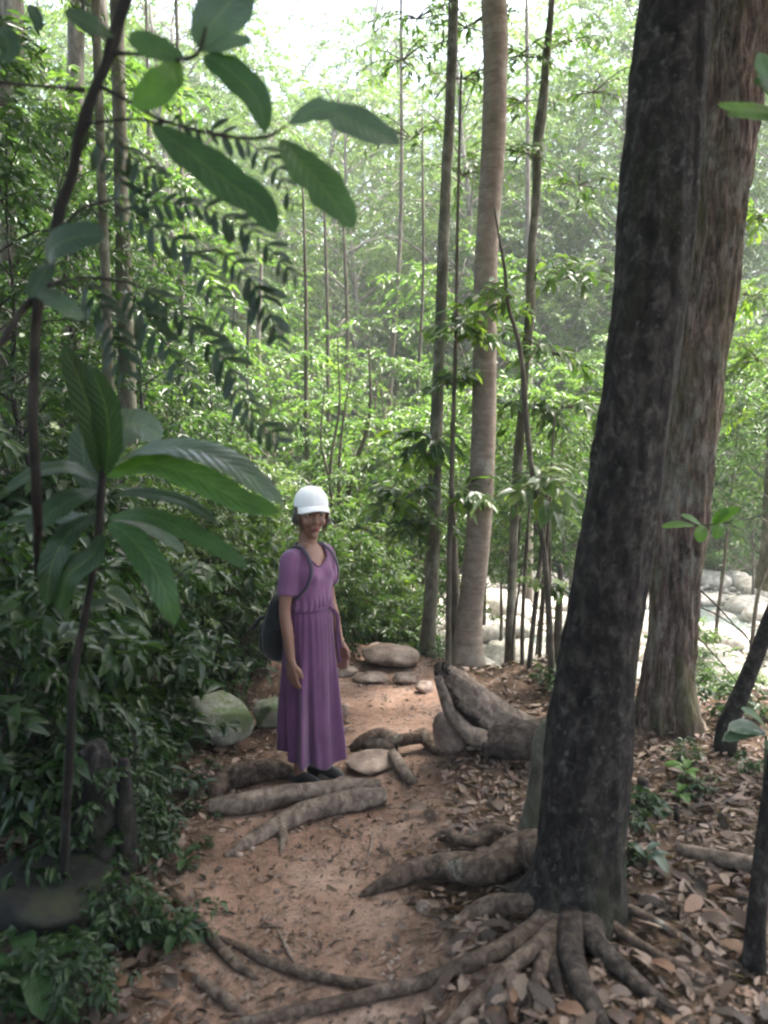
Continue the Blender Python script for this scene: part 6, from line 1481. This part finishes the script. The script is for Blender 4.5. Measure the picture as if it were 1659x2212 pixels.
br = link('brim', mesh_np('brim', bv, bf_, M['cap'], True), cap); so_ = br.modifiers.new('thick', 'SOLIDIFY'); so_.thickness = 0.005; so_.offset = 0
v, f = ball((0, .004, 1.597), (.008, .008, .005), res=2); MB().add(head_xf(v), f).build('button', M['cap'], cap)
hr = np.random.default_rng(8); hm = MB()
for k in range(120):
    a = hr.uniform(-.30, math.pi + .30)                                               # round the back of the head
    x0, y0 = .076 * math.cos(a), .004 + .098 * math.sin(a)
    zb = 1.375 + .055 * (1 - max(0, math.sin(a))) + hr.uniform(-.012, .012)
    kk = .55 if math.sin(a) > .2 else .92
    v, f, _ = tube(head_xf(np.array([[x0, y0, 1.525], [x0 * 1.01, y0 * 1.0, 1.47], [x0 * .97 * (.5 + kk / 2), y0 * .92, 1.42], [x0 * kk, y0 * .72, zb]])), [.008, .008, .007, .003], 6, 14, .15, 30, k); hm.add(v, f)
for k in range(14):                                                                   # low knot at the nape
    a = hr.uniform(0, 6.28); v, f, _ = tube(head_xf(np.array([[.02 * math.cos(a), .085, 1.41], [.034 * math.cos(a), .108 + .01 * math.sin(a), 1.40 + .025 * math.sin(a)], [.01 * math.cos(a), .125, 1.385]])), [.010, .011, .006], 6, 12, .1, 20, k); hm.add(v, f)
hm.build('hair', M['hair'], W)
for sg in (-1, 1):
    hm = MB()
    for k in range(9):
        x0 = sg * .070 + hr.normal() * .004; y0 = -.035 + hr.normal() * .010
        v, f, _ = tube(head_xf(np.array([[x0, y0, 1.51], [x0 * 1.07, y0 + .006, 1.465], [x0 * 1.03, y0 + .016, 1.42], [x0 * .92 + hr.normal() * .006, y0 + .02, 1.375 + hr.uniform(-.02, .02)]])), [.005, .005, .004, .0015], 5, 12, .1, 30, k); hm.add(v, f)
    hm.build('loose_strand', M['hair_light'], W)
for sg in (-1, 1):
    v, f, _ = tube([[sg * .074, .075, .030], [sg * .075, .03, .040], [sg * .080, -.04, .038], [sg * .085, -.11, .028], [sg * .087, -.158, .018]], [.030, .041, .044, .042, .020], 18, 30, flat=1.0)
    v = np.asarray(v); v[:, 2] = np.clip(v[:, 2], .004, None); sh = MB().add(v, f).build('shoe', M['shoe'], W)
    v, f = loft([(-.012, sg * .081, -.045, .044, .125), (.010, sg * .081, -.045, .045, .127)], 28, power=2.6); MB().add(v, f).build('sole', M['shoe'], sh)
th = np.linspace(0, 2 * np.pi, 24); wd_ = (LW - LE) / np.linalg.norm(LW - LE); a_ = np.cross(wd_, [0, 1, 0]); a_ /= np.linalg.norm(a_); b_ = np.cross(wd_, a_)
v, f, _ = tube(np.array([LW - wd_ * .012 + .027 * (math.cos(q) * a_ + math.sin(q) * b_) for q in th]), [.0035] * 24, 7, 48, cap=False); MB().add(v, f).build('bracelet', M['metal'], W)

# backpack, worn on her back
BP = thing('backpack', 'small black backpack hanging on the woman\'s back', 'backpack', FEET, rz=YAW); BP.scale = W.scale
def pillow(c, r, p=0.55, res=40):
    u = np.linspace(-np.pi, np.pi, res, endpoint=False); w_ = np.linspace(-np.pi / 2, np.pi / 2, res // 2); U, W_ = np.meshgrid(u, w_)
    g = lambda q, e: np.sign(q) * np.abs(q) ** e
    v = np.stack([r[0] * g(np.cos(W_), p) * g(np.cos(U), p), r[1] * g(np.cos(W_), p) * g(np.sin(U), p), r[2] * g(np.sin(W_), p)], -1).reshape(-1, 3)
    n = res; f = [(i * n + j, i * n + (j + 1) % n, (i + 1) * n + (j + 1) % n, (i + 1) * n + j) for i in range(res // 2 - 1) for j in range(n)]
    return v + np.asarray(c), f
v, f = pillow((0, 0, 0), (.125, .078, .195), .62); q = v[:, 2] / .195
v[:, 0] *= 1 - .22 * np.clip(q, 0, 1) ** 2; v[:, 1] *= 1 - .35 * np.clip(q, -.2, 1) + .08 * np.clip(-q, 0, 1); nzp = fbm(v[:, 0] * 12, v[:, 2] * 9 + v[:, 1] * 5, 5, 3); v += v / .2 * nzp[:, None] * .022
v[:, 1] += np.clip(-q, -1, 1) * .018
MB().add(v + [-.01, .192, .835], f).build('bag', M['pack'], BP)
v, f = pillow((-.01, .272, .765), (.095, .035, .095), .6); MB().add(v, f).build('pocket', M['pack'], BP)
v, f, _ = tube([[-.04, .16, 1.015], [-.03, .17, 1.05], [0.01, .17, 1.05], [.02, .16, 1.015]], [.006] * 4, 8, 24); MB().add(v, f).build('handle', M['strap'], BP)
for sg, S_ in ((-1, RS_), (1, LS_)):
    x0 = sg * .098
    v, f, _ = tube([[x0 * .8, .125, 1.05], [x0 * .86, .102, 1.19], [x0 * .90, .062, 1.262], [x0 * .92, .005, 1.288], [x0 * 1.02, -.066, 1.245], [x0 * 1.16, -.104, 1.17], [x0 * 1.34, -.092, 1.10], [x0 * 1.46, -.030, 1.03], [x0 * 1.42, .06, .95], [x0 * 1.2, .14, .84]], [.014, .015, .016, .016, .015, .014, .012, .011, .010, .010], 10, 80, flat=.30)
    MB().add(v, f).build('shoulder_strap', M['strap'], BP)
v, f, _ = tube([[-.075, .255, .885], [-.072, .30, .872], [-.066, .345, .835], [-.062, .385, .80]], [.007, .011, .013, .012], 8, 24, flat=.5); MB().add(v, f).build('loose_strap', M['pack'], BP)
v, f, _ = tube([[-.09, .23, .675], [-.094, .25, .625], [-.088, .255, .585]], [.005, .005, .004], 7, 16, flat=.5); MB().add(v, f).build('loose_strap', M['pack'], BP)

# ------------------------------------------------------------------ humid air of the forest
import bmesh
bm = bmesh.new(); bmesh.ops.create_cube(bm, size=1.0); hm_ = bpy.data.meshes.new('haze'); bm.to_mesh(hm_); bm.free()
hz = link('haze', hm_); hz.scale = (400, 340, 60); hz.location = (0, 90, 26)
m = bpy.data.materials.new('haze'); m.use_nodes = True; t = m.node_tree; t.nodes.clear()
out = t.nodes.new('ShaderNodeOutputMaterial'); pv_ = t.nodes.new('ShaderNodeVolumePrincipled')
pv_.inputs['Color'].default_value = (0.86, 0.94, 0.95, 1); pv_.inputs['Density'].default_value = 0.0026; pv_.inputs['Anisotropy'].default_value = 0.2
t.links.new(pv_.outputs[0], out.inputs['Volume']); hm_.materials.append(m)
tag(hz, 'thin bright haze hanging in the humid forest air', kind='stuff')
